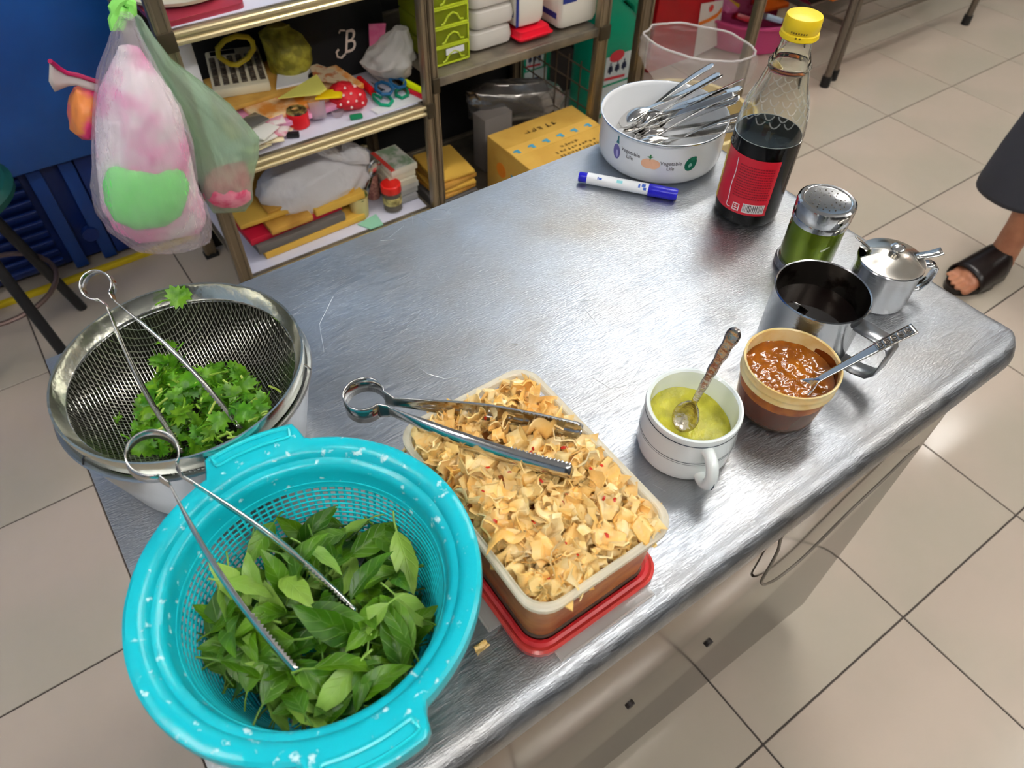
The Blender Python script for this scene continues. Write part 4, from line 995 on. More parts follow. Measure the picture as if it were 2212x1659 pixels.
# white things at left
box3('paper_packet', 'white paper packet standing behind the rack post and calculator', 'packet', (.318, 1.60, ZM+.001), (.04,.03,.205), WP, .25, .004)
# papers to the right of the calculator
for crn, th, mm, lab in ((((596,190),(680,172),(668,140),(600,152)), .006, WP, 'white sheet pile beside the calculator'), (((665,168),(770,185),(720,150),(668,132)), .004, mat('printed_flyer', (230,206,170), .5, col2=(206,120,70), nscale=40, nlo=.5, nhi=.6), 'printed flyer fanned out beside the yellow note')):
    paper('paper_sheet', lab, 'paper', [P(a, b, z+.004) for a, b in crn], th, mm)
paper('yellow_note', 'pale yellow folded note on the paper pile', 'note', [P(a, b, z+.014) for a, b in ((600,212),(690,203),(706,192),(684,160))], .002, YP)
paper('yellow_card', 'bright yellow card sticking out of the paper pile', 'card', [P(a, b, z+.002) for a, b in ((680,212),(738,208),(742,190),(692,196))], .004, YB)
# red polka dot cloth
RDC = mat('polka_red', (206,20,36), .6, bump=.4, bscale=40)
o = rowsblob('polka_dot_cloth', [((735,178),(760,180)), ((722,190),(782,192)), ((712,208),(788,206)), ((712,224),(788,222)), ((728,238),(780,232))], 1.545, .045, RDC, 'red polka dot cloth pouch at the shelf middle', 'pouch', wr=.08, seed=8)
m = MB()
for px, py in ((745,190),(766,186),(758,202),(742,206),(778,204),(752,220),(770,218),(736,226),(760,232),(784,222)):
    q = aty(px, py, 1.498)-o.location; m.lathe([(0,.0), (.0032,.0), (.003,.0008), (0,.001)], 10); k = len(m.v)-40
    m.v[k:] = [(x+q.x, -z_+q.y, y+q.z) for x, y, z_ in m.v[k:]]
m.build('dots', mat('polka_white', (244,210,206), .6), o)
# red tin and cups
c = P(656, 279, ZM+.001); t = thing('red_tin', 'round red tin with gold lid near the shelf edge', 'tin', (c.x, c.y+.022, ZM+.001))
MB().lathe([(0,0), (.023,0), (.0245,.002), (.0245,.032), (.0235,.034), (0,.034)], 32).build('body', mat('red_tin_paint', (200,20,30), .3), t); MB().lathe([(0,.036), (.010,.036), (.0105,.038), (.022,.0375), (.0235,.035), (.0235,.034), (0,.034)], 32).build('lid', mat('gold_lid', (196,176,110), .3, .6, col2=(60,50,40), nscale=60), t)
CUPF = film('clear_cup', (214,206,214), .6, .1, bump=.02)
for px, py, r, h, tilt, lab in ((697,268,.020,.036,-.4,'clear plastic cup tipped beside the red tin'), (735,255,.0155,.014,0,'small clear plastic cup on the shelf beside the green clip')):
    c = P(px, py, ZM+.001); o = MB().lathe([(0,0), (r*.8,0), (r*.82,.001), (r,h), (r*1.04,h+.001), (r*.97,h), (r*.78,.002), (0,.002)], 28).build('plastic_cup', CUPF, None, (c.x, c.y+.012, ZM+.003+abs(tilt)*.016)); o.rotation_euler = (tilt, -tilt*.3, 0); tag(o, lab, 'cup')
c = P(770, 256, ZM+.001); box3('green_clip', 'small green plastic clip lying on the white shelf liner', 'clip', (c.x, c.y, ZM+.001), (.03,.013,.010), mat('green_plastic', (10,128,84), .4), -.25, .003)
# scissors, pens
def scissors(label, pts1, pts2, tipp, Z, m):
    t = thing('scissors', label, 'scissors', (0,0,0)); base = P(*pts1[0], Z); t.location = base
    for pts in (pts1, pts2):
        MB().tube([P(a, b, Z)-base for a, b in pts], .0042, 8, closed=True).build('finger_loop', m, t)
    a = (P(*pts1[0], Z)+P(*pts2[0], Z))/2-base; b = P(*tipp, Z)-base
    w = (b-a).cross(Vector((0,0,1))).normalized()*.006
    MB().add([a-w, a+w, b, a-w+Vector((0,0,.003)), a+w+Vector((0,0,.003)), b+Vector((0,0,.003))], [(2,1,0), (3,4,5), (0,1,4,3), (1,2,5,4), (2,0,3,5)]).build('blades', CHROME, t)
scissors('scissors with teal green loops on the white sheet', [(802,200),(808,214),(822,226),(840,228),(848,218),(840,208),(828,204),(824,212),(812,206)][:8], [(855,196),(856,206),(868,212),(880,206),(882,196),(876,188),(868,190)], (800,178), ZM+.008, mat('teal_handle', (8,150,110), .4))
scissors('scissors with blue loops stacked on the green pair', [(812,182),(812,194),(826,204),(842,203),(850,192),(840,182),(824,177)], [(842,172),(846,182),(862,190),(874,186),(876,176),(862,168),(850,168)], (795,160), ZM+.022, mat('blue_handle', (20,92,140), .4))
a, b = P(775,172,ZM+.02), P(806,200,ZM+.012)
tag(MB().cyl((0,0,0), b-a, .010, .0095, n=18).build('red_stapler_grip', mat('red_grip', (216,14,24), .25), None, a), 'glossy red rounded handle grip beside the blue scissors', 'grip')
a, b = P(876,178,ZM+.018), P(914,198,ZM+.014); t = thing('highlighter', 'yellow highlighter pen lying on red marker against the rack post', 'pen', a)
MB().cyl((0,0,0), (b-a), .0085, n=16).build('barrel', mat('fluo_yellow', (228,240,10), .3), t)
a2, b2 = P(884,196,ZM+.008), P(914,210,ZM+.007); tag(MB().cyl((0,0,0), b2-a2, .006, n=14).build('red_marker', mat('red_pen', (206,24,50), .3), None, a2), 'thin red marker pen under the yellow highlighter', 'pen')
paper('white_sheet', 'white sheet of paper under the scissors at the shelf edge', 'paper', [P(a, b, ZM+.004) for a, b in ((800,236),(816,245),(916,214),(890,196))], .003, WP)
# sachets
rx = random.Random(21)
SACH = [mat('sachet_white', (238,234,226), .4), mat('sachet_pink', (226,150,170), .4, col2=(240,230,226), nscale=40), mat('sachet_silver', (150,146,140), .25, .6), mat('sachet_cream', (240,226,190), .4)]
NM = ['white', 'pink and white', 'silver', 'cream']
for i, (px, py, w, d, k, rz) in enumerate(((548,262,.05,.05,2,.3), (568,285,.06,.045,0,.6), (590,262,.05,.04,1,-.2), (575,305,.05,.035,0,.2), (598,285,.04,.05,1,.9), (600,312,.045,.028,3,-.3), (560,325,.06,.03,3,.15), (612,246,.045,.05,0,.1), (622,282,.026,.022,3,.7))):
    zz = ZM+.002+.005*(8-i); c = P(px, py, zz); o = box3('sachet', 'flat %s paper sachet in the heap near the rack edge' % NM[k], 'sachet', (c.x, max(1.478, c.y), zz), (w, d, .004), SACH[k], rz, .0015, 'paper sachets heaped on the middle shelf', rx.uniform(-.06, .06))
c = P(634, 296, ZM+.001); o = box3('binder_clip', 'black binder clip on the shelf beside the sachets', 'clip', (c.x, c.y, ZM+.001), (.028,.012,.012), BLACK, -.5, .002)

# ---- bottom shelf of the first rack
YK = mat('kraft_bag', (200,150,62), .65, col2=(176,126,46), nscale=16); YK2 = mat('yellow_kraft', (222,176,72), .6)
z = ZL+.001
for x, y, w, d, h, mm, rz, nm, lab in ((.475,1.600,.28,.20,.020,YK2,.03,'paper_bundle','yellow paper bundle at the base of the bottom shelf pile'), (.44,1.605,.24,.21,.022,mat('grey_book', (104,98,92), .6),.04,'grey_folder','dark grey folder in the bottom shelf pile'),
        (.435,1.615,.25,.20,.018,mat('red_folder', (196,24,54), .5),.05,'red_folder','bright red folder in the bottom shelf pile'), (.42,1.60,.11,.21,.016,YK,.02,'paper_bundle','banded kraft paper bundle above the red folder by the post'), (.555,1.600,.14,.19,.020,YK2,.03,'paper_bundle','banded kraft paper bundle above the red folder, wider one'),
        (.46,1.625,.30,.20,.012,YK2,-.03,'paper_bag','flat kraft paper bag spread under the white plastic bag')):
    if nm == 'paper_bundle' and 'wider' in lab: z -= .0165
    box3(nm, lab, 'papers', (x, y, z), (w, d, h), mm, rz, .003); z += h+.0005
box3('paper_bag', 'flat kraft paper bag on top of the bottom shelf pile', 'papers', (.50, 1.63, z), (.25,.18,.008), YK, .06, .003); z += .009
BAGW = mat('white_bag_film', (250,248,250), .3, spec=.5, bump=.7, bscale=24, bdist=.008, twosided=.25)
rowsblob('white_plastic_bag', [((700,305),(790,320)), ((668,330),(800,350)), ((620,352),(800,368)), ((585,372),(780,392)), ((560,400),(745,410)), ((555,430),(715,440)), ((580,455),(690,462)), ((640,474),(660,476))], 1.585, .075, BAGW, 'white plastic carrier bag slumped on kraft paper pile', 'bag', wr=.07, seed=11)
wb = bpy.data.objects['white_plastic_bag']
oo = rowsblob('tied_ends', [((672,306),(700,300)), ((668,318),(718,312)), ((690,334),(735,330)), ((722,348),(748,346))], 1.545, .02, BAGW, wr=.1, seed=4)
o2 = rowsblob('tied_ends', [((740,302),(770,310)), ((738,318),(796,328)), ((736,334),(798,350)), ((732,348),(760,356))], 1.545, .02, BAGW, wr=.1, seed=9)
for o_ in (oo, o2): o_.location = o_.location-wb.location; o_.parent = wb
# cup with greens and spoon
c = P(786, 472, ZL+.001); t = thing('beige_cup', 'beige paper cup of green leaves on the bottom rack shelf', 'cup', (c.x, c.y+.018, ZL+.001))
MB().lathe([(0,0), (.021,0), (.022,.002), (.027,.062), (.0275,.064), (.026,.063), (.021,.004), (0,.003)], 32).build('cup', mat('beige_paper', (222,206,140), .5), t)
MB().lathe([(0,.066), (.012,.068), (.02,.064), (.0255,.058), (0,.05)], 24, rad=lambda r, z, a, j: r*(1+.12*math.sin(5*a+j))).build('green_leaves', mat('dark_leaves', (40,76,28), .5, col2=(84,120,50), nscale=90), t)
SPB = spoonmesh(.13, .05, .02, .004, .007, .004, .006).mesh('spoon', SPST, 60)
putspoon(SPB, aty(812,345,1.545), aty(782,468,1.56), 'steel serving spoon leaning bowl up in the beige cup', roll=1.2)
c = P(858, 458, ZL+.001); t = thing('jar', 'clear glass jar with bright red screw lid on the bottom rack shelf', 'jar', (c.x, c.y+.02, ZL+.001))
MB().lathe([(0,0), (.023,0), (.025,.003), (.025,.05), (.022,.055), (.022,.058)], 32).build('glass', film('jar_glass', (200,196,180), .7, .08, bump=0), t)
MB().lathe([(0,.003), (.0235,.004), (.0235,.030), (0,.031)], 28).build('contents', mat('dark_powder', (70,58,44), .7), t); MB().lathe([(.0252,.022), (.0253,.022), (.0253,.044), (.0252,.044)], 32, close=True).build('jar_label', mat('jar_label_mat', (206,190,120), .5, col2=(120,110,60), nscale=60), t)
MB().lathe([(0,.079), (.024,.079), (.0265,.077), (.027,.058), (.0265,.057), (0,.057)], 36).build('lid', mat('red_lid_jar', (222,30,24), .3), t)
c = P(832, 448, ZL+.001); tag(MB().lathe([(0,0), (.017,0), (.018,.002), (.018,.07), (.017,.072), (0,.072)], 28).build('pink_canister', mat('pink_weave', (196,140,120), .6, col2=(150,90,80), nscale=120), None, (c.x-.002, c.y+.06, ZL+.001)), 'dusky pink woven canister behind the red-lidded jar', 'canister')
BK5 = [((236,230,210),), ((230,222,196),), ((214,208,186),), ((196,194,186),), ((176,176,172),), ((150,150,150),)]
z = ZL+.001
for i in range(6):
    o = box3('notebook', ['lowest dark grey notebook in the stack by the rack post', 'grey notebook second from the bottom of the stack', 'pale grey notebook in the middle of the stack', 'cream notebook in the middle of the stack', 'cream notebook below the printed top book', 'top notebook with red-edged printed cover on the stack'][i], 'notebook', (.742+.003*((i*7) % 3), 1.565+.004*((i*5) % 3), z), (.078,.11,.017), mat('book_%d' % i, BK5[5-i][0], .6), .02*((i*3) % 4-1), .002); z += .0175
MB().box((0,0,.0176), (.07,.1,.001)).build('cover_print', mat('cover_white', (232,232,222), .5, col2=(150,176,140), nscale=40), o); MB().box((-.033,0,.0178), (.012,.108,.001)).build('cover_stripe', mat('cover_red', (226,70,60), .5), o)
paper('mint_card', 'mint green card at the front of the bottom rack shelf', 'card', [P(a, b, ZL+.004) for a, b in ((772,484),(800,494),(828,484),(812,462))], .003, mat('mint_card_mat', (150,210,180), .6))

# ---- second rack: upper shelf
GRN = film('lime_box_plastic', (176,190,40), .3, .2, bump=.05)
LIME = mat('lime_trim', (190,206,44), .35)
x0, x1 = P(946,152,ZR2).x, P(1022,132,ZR2).x; gw = x1-x0; z = ZR2+.001
for i in range(5):
    t = thing('lime_drawer_box', ['lowest lime green clear drawer box with white tag on the rack shelf', 'lime drawer box second from the bottom of its stack', 'lime drawer box at the middle of its stack', 'lime drawer box second from the top of its stack', 'topmost lime drawer box of the stack'][i], 'drawer box', ((x0+x1)/2, 1.575, z), 0, 'stacked lime drawer boxes')
    MB().box((0,0,.0215), (gw, .16, .041), .003).build('tray', GRN, t)
    MB().box((0,-.0815,.041), (gw+.002,.004,.004), .001).box((0,-.0815,.002), (gw+.002,.004,.004), .001).box((-gw/2,-.0815,.0215), (.004,.004,.04), .001).box((gw/2,-.0815,.0215), (.004,.004,.04), .001).build('front_frame', LIME, t)
    MB().tube([(-.026,-.084,.008), (-.018,-.084,.010), (-.008,-.084,.024), (.006,-.084,.030), (.018,-.084,.024), (.024,-.084,.012), (.034,-.084,.010)], .0022, 6).build('arched_handle', LIME, t)
    if i == 0: MB().box((.008,-.0845,.03), (.05,.0015,.014)).build('name_tag', WP, t)
    z += .0435
WRAP = film('white_wrap', (240,236,230), .1, .25, bump=.8, bscale=30)
x0, x1 = P(1033,128,ZR2).x, P(1122,98,ZR2).x; z = ZR2+.001
for i in range(4):
    o = MB().loft([[(x, y, zz) for x, y in rrect(-(x1-x0)/2+k, (x1-x0)/2-k, -.075+k, .075-k, .02)] for k, zz in ((.012,0), (.003,.006), (0,.022), (.004,.042), (.012,.048))]).build('wrapped_packet', WRAP, None, ((x0+x1)/2+.003*((i*5) % 3-1), 1.575, z))
    MB().loft([[(x, y, zz) for x, y in rrect(-(x1-x0)/2+k, (x1-x0)/2-k, -.075+k, .075-k, .014)] for k, zz in ((.013,.003), (.008,.008), (.008,.040), (.013,.045))]).build('contents', mat('foam_white', (236,230,214), .6), o)
    tag(o, ['bottom white plastic-wrapped packet beside the lime boxes', 'second white plastic-wrapped packet of the pile beside the lime boxes', 'third white plastic-wrapped packet of the pile beside the lime boxes', 'topmost white plastic-wrapped packet beside the lime boxes'][i], 'packet', 'plastic-wrapped packets on the rack shelf'); z += .0485
RT = mat('red_tray_mat', (220,20,44), .35)
a, b = P(1130,106,ZR2), P(1206,84,ZR2)
t = thing('red_tray', 'bright red plastic tray under the white carton on the rack shelf', 'tray', ((a.x+b.x)/2, 1.545, ZR2+.001))
MB().loft([[(x, y, zz) for x, y in rrect(-(b.x-a.x)/2+k, (b.x-a.x)/2-k, -.07+k, .07-k, .008)] for k, zz in ((.010,0), (.002,.008), (0,.010), (0,.013), (.004,.013), (.008,.024), (.008,.026), (.05,.026))]).build('tray', RT, t)
IV = mat('ivory_carton', (232,226,212), .4); NB = mat('navy_print', (30,48,128), .4)
def carton(px0, px1, zb_, yf, h, label, stripes, w=None):
    a, b = P(px0[0], px0[1], zb_), P(px1[0], px1[1], zb_); w = w or (b.x-a.x); t = thing('white_carton', label, 'carton', ((a.x+b.x)/2, yf+.05, zb_))
    MB().loft([[(x, y, zz) for x, y in rrect(-w/2+k, w/2-k, -.05+k, .05-k, .014)] for k, zz in ((.016,0), (.004,.008), (0,.022), (0,h-.01), (.006,h))]).build('body', IV, t)
    for x_0, x_1, z0_, z1_ in stripes: MB().box(((x_0+x_1)/2, -.0503, (z0_+z1_)/2), (x_1-x_0, .0012, z1_-z0_), .0003, 1).build('blue_stripe', NB, t)
    MB().box((-w/2-.0003, 0, h*.3), (.0012, .07, .014)).build('blue_stripe', NB, t)
    return t
carton((1134,78),(1190,62), ZR2+.028, 1.495, .12, 'ivory carton with blue edge stripe standing on the red tray', ((-.046,-.038,.01,.11),), w=.086)
carton((1202,70),(1288,44), ZR2+.001, 1.48, .12, 'ivory tub-shaped carton with blue stripe by the rack post', ((-.056,-.012,.068,.082),), w=.125)

# ---- second rack: lower shelf
tW = rowsblob('wrapped_pans', [((1050,178),(1180,172)), ((1012,196),(1205,180)), ((1010,225),(1214,205)), ((1014,255),(1212,235)), ((1035,275),(1180,262))], 1.70, .07, mat('foil_steel_wrap', (150,146,142), .2, .75, bump=1.0, bscale=16), 'steel pans wrapped in shiny clear film behind the carton', 'pans', wr=.04, seed=3)
tW.location.z += 0
box3('grey_box', 'plain grey cardboard box standing behind the kraft sheets', 'box', tuple(Vector((P(1055,275,.2).x-.01, 1.64, ZR0+.001))), (.10,.06,.17), mat('grey_card', (140,132,126), .6), .05, .003)
z = ZR0+.001
for i, (w, d, h, rz, mm) in enumerate(((.135,.17,.05,.0,mat('slate_box', (90,88,86), .6)), (.12,.16,.012,.06,YK), (.125,.16,.012,-.04,YK2), (.115,.16,.014,.1,YK), (.12,.15,.012,-.08,YK2))):
    box3(['grey_tray','kraft_sheets','kraft_sheets','kraft_sheets','kraft_sheets'][i], ['slate grey tray under the kraft sheets beside the carton', 'lowest curled kraft sheet bundle beside the carton', 'second kraft sheet bundle up from the grey tray', 'third kraft sheet bundle up from the grey tray', 'topmost kraft sheet bundle beside the carton'][i], 'papers' if i else 'tray', (.895+.002*i, 1.575, z), (w, d, h), mm, rz, .004); z += h+.003
zc = .285; A, B, D = P(1052,294,zc), P(1232,227,zc), P(1138,364,zc)
cw, cdp = (B.x-A.x), (A.y-D.y)+.03; t = thing('cardboard_carton', 'brown cardboard carton with taped seam and blue marks on the rack floor', 'carton', ((A.x+B.x)/2, A.y-cdp/2, ZR0+.001))
CB = mat('cardboard', (206,164,74), .65, col2=(194,150,62), nscale=10); hC = zc-ZR0-.001
MB().box((0,0,hC/2), (cw, cdp, hC), .002).build('body', CB, t)
MB().box((0, cdp*.25, hC+.001), (cw, cdp*.49, .002), .0005, 1).build('flap', CB, t); MB().box((0, -cdp*.25, hC+.001), (cw, cdp*.49, .002), .0005, 1).build('flap', CB, t)
MB().box((0, 0, hC+.0025), (cw-.002, .046, .0006)).build('packing_tape', mat('tan_tape', (214,170,80), .3), t)
TQ = mat('tape_blue', (70,150,180), .4); 
for k in range(6):
    x = -cw*.42+cw*.165*k; MB().prism([(x-.014,-.004), (x-.014,.001), (x-.006,.004), (x+.005,.004), (x+.005,-.014), (x-.005,-.014), (x-.005,-.006)], hC+.0029, hC+.0034).build('tape_mark', TQ, t, smooth=0)
m = MB(); rk = random.Random(4)
def glyph(cx, cy, s):
    for _ in range(4):
        if rk.random() < .5: m.box((cx+rk.uniform(-.3,.3)*s, cy+rk.uniform(-.4,.4)*s, hC+.0026), (s*.75, s*.13, .0004))
        else: m.box((cx+rk.uniform(-.35,.35)*s, cy+rk.uniform(-.2,.2)*s, hC+.0026), (s*.13, s*.8, .0004))
for k in range(5): glyph(-.045+.022*k, cdp*.27, .017)
for row, (n, s) in enumerate(((5,.010), (11,.009), (12,.011))):
    for k in range(n): glyph(-.01+.0125*k-(.03 if row else 0), -cdp*.22-.02*row, s)
m.build('carton_print', mat('carton_ink', (70,52,20), .6), t)
m = MB(); m.cyl((-cw/2-.0006, cdp*.18, hC*.62), (-cw/2+.001, cdp*.18, hC*.62), .022, n=24); m.build('orange_mark', mat('carton_orange', (224,130,30), .5), t)
MB().box((-cw/2-.0004, -cdp*.1, hC*.6), (.001,.03,.03)).build('blue_mark', TQ, t)
# wire grid beside the carton
t = thing('wire_grid_panel', 'brown wire grid panel fixed at the rack side by the teal jug', 'wire grid', (1.345, 1.65, ZR0)); m = MB()
for k in range(7): m.tube([(0, -.17+.055*k, 0), (0, -.17+.055*k, .30)], .0022, 6)
for k in range(6): m.tube([(0, -.17, .01+.055*k), (0, .16, .01+.055*k)], .0022, 6)
m.build('wires', mat('brown_wire', (110,92,72), .4, .6), t)

# ---- teal detergent jugs
TJ = mat('teal_jug', (6,150,112), .3, sss=.05)
def jug(c, w, h, label):
    t = thing('detergent_jug', label, 'jug', c); d = w*.62
    rg = []
    for z, sx, sy, ox in ((0,.9,.9,0), (.01,1,1,0), (.30*h,1,1,0), (.62*h,.98,.98,0), (.74*h,.86,.9,.0), (.85*h,.62,.7,-.06*w), (.93*h,.36,.45,-.1*w), (.97*h,.2,.3,-.12*w), (1.0*h,.2,.3,-.12*w)):
        rg.append([(x*sx+ox, y*sy, z) for x, y in rrect(-w/2, w/2, -d/2, d/2, d*.3)])
    MB().loft(rg).build('body', TJ, t)
    MB().tube([(.0*w,0,.93*h), (.22*w,0,.95*h), (.40*w,0,.86*h), (.44*w,0,.72*h), (.42*w,0,.60*h)], w*.085, 10).build('grip', TJ, t)
    MB().cyl((-.12*w,0,h), (-.12*w,0,h*1.09), w*.11, n=20).build('cap', mat('white_cap', (220,230,226), .4), t)
    LB = mat('jug_label_white', (206,216,216), .45)
    m = MB(); m.add([(-.34*w,-d/2-.001,.06*h), (.30*w,-d/2-.001,.06*h), (.30*w,-d/2-.001,.30*h), (-.34*w,-d/2-.001,.30*h)], [(0,1,2,3)]); m.build('label', LB, t); m = MB(); m.add([(-.30*w,-d/2-.001,.32*h), (.18*w,-d/2-.001,.32*h), (.2*w,-d/2-.001,.56*h), (-.30*w,-d/2-.001,.56*h)], [(0,1,2,3)]); m.build('label', LB, t)
    m = MB(); e = disc(-.1*w, .55*h, .14*w, .05*h, 20); m.add([(x, -d/2-.002, z) for x, z in e], [list(range(20))]); m.add([(-.3*w,-d/2-.002,.36*h), (.1*w,-d/2-.002,.34*h), (.1*w,-d/2-.002,.365*h), (-.3*w,-d/2-.002,.385*h)], [(0,1,2,3)]); m.build('label_red', mat('label_red2', (200,50,60), .4), t)
    m = MB()
    for k in range(3): m.box((-.2*w+.13*w*k, -d/2-.002, .44*h), (.09*w,.001,.014)).box((-.2*w+.13*w*k, -d/2-.002, .465*h), (.07*w,.001,.008)).box((-.2*w+.13*w*k, -d/2-.002, .455*h), (.02*w,.001,.04))
    e = disc(0, .16*h, .12*w, .045*h, 16, -.5); m.add([(x, -d/2-.002, z) for x, z in e], [list(range(16))]); m.build('label_print', mat('label_navy', (50,60,90), .4), t)
    return t
jug((1.745, 1.86, 0), .235, .40, 'large teal detergent jug with white and red label behind the rack post')
jug((1.60, 2.12, 0), .16, .30, 'smaller teal detergent jug standing further back by the wall')

# ---- clear bag in beige tub, red box, pink basin
t = thing('beige_tub', 'tall round beige tub standing behind the enamel pot', 'basin', (1.46, 1.22, 0))
MB().lathe([(0,.0), (.13,0), (.14,.004), (.172,.345), (.18,.352), (.18,.36), (.168,.36), (.134,.010), (0,.008)], 56).build('basin', mat('beige_plastic', (214,194,140), .4), t)
o = rowsblob('clear_plastic_bag', [((1418,98),(1600,82)), ((1408,112),(1608,95)), ((1404,125),(1610,108)), ((1408,150),(1606,130)), ((1420,178),(1590,165)), ((1435,215),(1570,210))], 1.27, .13, film('clear_bag_film', (226,220,220), .76, .1, bump=.8, bscale=18, bdist=.008), 'large open clear plastic bag standing in the beige tub', 'bag', wr=.05, seed=4, open_top=True)
LIPF = film('bag_lip_film', (240,236,236), .25, .15, bump=0)
MB().tube(o_ring, .0026, 8, closed=True).build('bag_lip', LIPF, o)
RB_ = mat('red_box_mat', (176,6,18), .35)
t = thing('red_box', 'tall red box with white and orange label on the floor by the wall', 'box', (2.21, 2.02, 0))
MB().box((0,0,.18), (.31,.14,.36), .006).build('box', RB_, t)
q0 = [aty(px, py, 1.948)-t.location for px, py in ((1498,124),(1549,98),(1563,0),(1515,8))]
m = MB(); m.add(q0, [(0,1,2,3)]); m.build('label', mat('label_offwhite', (226,216,206), .5), t)
q1 = [aty(px, py, 1.946)-t.location for px, py in ((1510,48),(1530,40),(1550,28),(1560,14),(1559,26),(1548,38),(1530,48),(1509,56))]
MB().add(q1, [(0,1,6,7), (1,2,5,6), (2,3,4,5)]).build('label_wave', mat('label_orange', (226,120,30), .5), t)
q2 = aty(1537, 18, 1.946)-t.location; MB().add([(q2.x+x, q2.y, q2.z+z_) for x, z_ in disc(0,0,.012,.014,16)], [list(range(16))]).build('label_dot', mat('label_red3', (206,60,50), .5), t)
t = thing('pink_basin', 'shallow pink plastic basin full of snack packets on the floor', 'basin', (2.63, 1.99, 0))
MB().lathe([(0,0), (.19,0), (.2,.005), (.235,.115), (.25,.12), (.25,.127), (.232,.126), (.195,.012), (0,.01)], 56).build('basin', mat('pink_plastic', (206,72,130), .4), t)
rp_ = random.Random(6)
SN = [('red', (214,36,30)), ('orange', (236,130,30)), ('white', (236,236,240)), ('purple', (140,110,170)), ('yellow', (240,190,30)), ('pink', (226,120,170)), ('crimson', (190,20,40)), ('pale blue', (170,190,210)), ('tangerine', (240,110,30)), ('cream', (240,226,190))]
for i, (nm, col) in enumerate(SN):
    a = 2*PI*i/10; r = .1+.06*(i % 2)
    m = MB(); m.loft([[(x, y, zz) for x, y in rrect(-.05+k, .05-k, -.035+k*.3, .035-k*.3, .006)] for k, zz in ((.002,-.010), (0,-.003), (0,.003), (.002,.010))])
    o = m.build('snack_packet', mat('snack_'+nm.replace(' ', '_'), col, .3), None, (2.63+r*math.cos(a), 1.99+r*math.sin(a), .10+.03*(i % 3))); o.rotation_euler = (rp_.uniform(-.7,.7), rp_.uniform(-.5,.5), rp_.uniform(0,3)); tag(o, '%s snack packet heaped in the pink basin' % nm, 'packet', 'snack packets in the pink basin')

# ---- steel stands at the back right
LEG = mat('stand_leg_metal', (120,110,98), .35, .7)
def stand(label, x0, x1, y0, y1, h, rails):
    t = thing('metal_stand', label, 'stand', ((x0+x1)/2, (y0+y1)/2, 0)); w, d = (x1-x0)/2, (y1-y0)/2
    for x in (-w, w):
        for y in (-d, d):
            MB().cyl((x, y, .02), (x, y, h), .0135, n=14).build('leg', LEG, t); MB().cyl((x, y, 0), (x, y, .04), .018, n=14).build('leg_cap', BLACK, t)
    for z in rails:
        for y in (-d, d): MB().cyl((-w, y, z), (w, y, z), .010, n=12).build('rail', LEG, t)
        for x in (-w, w): MB().cyl((x, -d, z), (x, d, z), .010, n=12).build('rail', LEG, t)
        for k in range(7): MB().cyl((-w, -d+2*d*(k+1)/8, z), (w, -d+2*d*(k+1)/8, z), .004, n=8).build('shelf_wire', LEG, t)
    MB().box((0,0,h+.01), (2*w+.05, 2*d+.05, .02), .004).build('stand_top', GREYM, t)
stand('narrow metal stand over the pink basin with grey legs', 2.04, 2.56, 1.50, 2.34, .82, ())
stand('wide metal stand with wire shelf and black leg caps', 2.63, 3.53, 1.52, 2.34, .82, (.20,))
box3('orange_crate', 'small orange crate on the wire shelf of the wide stand', 'crate', (2.82, 1.78, .212), (.2,.2,.14), mat('orange_crate_mat', (226,120,30), .5), 0, .006); box3('cream_crate', 'cream paper parcel on the wire shelf of the wide stand', 'parcel', (3.1, 1.78, .212), (.22,.2,.1), mat('cream_parcel', (220,206,170), .6), .1, .006)
# ---- blue louvred cabinet with yellow strip, stool
t = thing('blue_cabinet', 'tall blue cabinet with louvred base panel behind the hanging bags', 'cabinet', (-.62, 2.14, 0)); ox, oy = t.location.x, t.location.y
BL = mat('blue_paint', (30,84,160), .35, col2=(24,70,140), nscale=3); BLD = mat('blue_paint_dark', (16,44,112), .4)
XR = .33
MB().box((( -1.6+XR)/2-ox, 2.18-oy, .8), (XR+1.6, .38, 1.56), .004).build('carcass', BLD, t)
MB().box((( -1.6+XR)/2-ox, 1.955-oy, .95), (XR+1.6, .05, 1.24), .006).build('door_panel', BL, t)
for k in range(9):
    z = .045+.031*k; M = Matrix.Rotation(.5, 3, 'X')
    MB().box(((-1.55-.07)/2-ox, 1.972-oy, z), (1.46, .008, .028), .002, M=M).build('louvre', BLD, t)
for x in (-.045, .03): MB().box((x-ox, 1.968-oy, .17), (.034,.03,.30), .003).build('upright', mat('blue_upright', (20,58,128), .4), t)
MB().box((.18-ox, 1.972-oy, .17), (.26,.02,.30), .003).build('base_panel', BLD, t)
q = aty(195, 505, 1.955); MB().cyl((q.x-ox, 1.962-oy, q.z), (q.x-ox, 1.948-oy, q.z), .022, .020, n=24).build('vent_knob', BLD, t)
tag(MB().box((0,0,.008), (1.95,.016,.016), .003).build('yellow_floor_strip', mat('yellow_strip_mat', (214,186,30), .4), None, (-.64, 1.932, 0)), 'yellow strip on the floor along the blue cabinet base', 'strip')
sc = Vector((-.228, 1.72, 0)); t = thing('stool', 'black-legged round stool with dark green seat by the blue cabinet', 'stool', sc)
MB().lathe([(0,.43), (.13,.43), (.15,.438), (.152,.452), (.14,.462), (0,.465)], 40).build('seat', mat('dark_green_seat', (14,70,62), .45), t)
for fp in (P(178,665,0), P(186,825,0)):
    d = fp-sc; MB().cyl((d.x, d.y, 0), (d.x*.42, d.y*.42, .432), .0125, .0125, n=12).build('leg', BLACK, t)
    MB().cyl((-d.x, -d.y, 0), (-d.x*.42, -d.y*.42, .432), .0125, .0125, n=12).build('leg', BLACK, t)
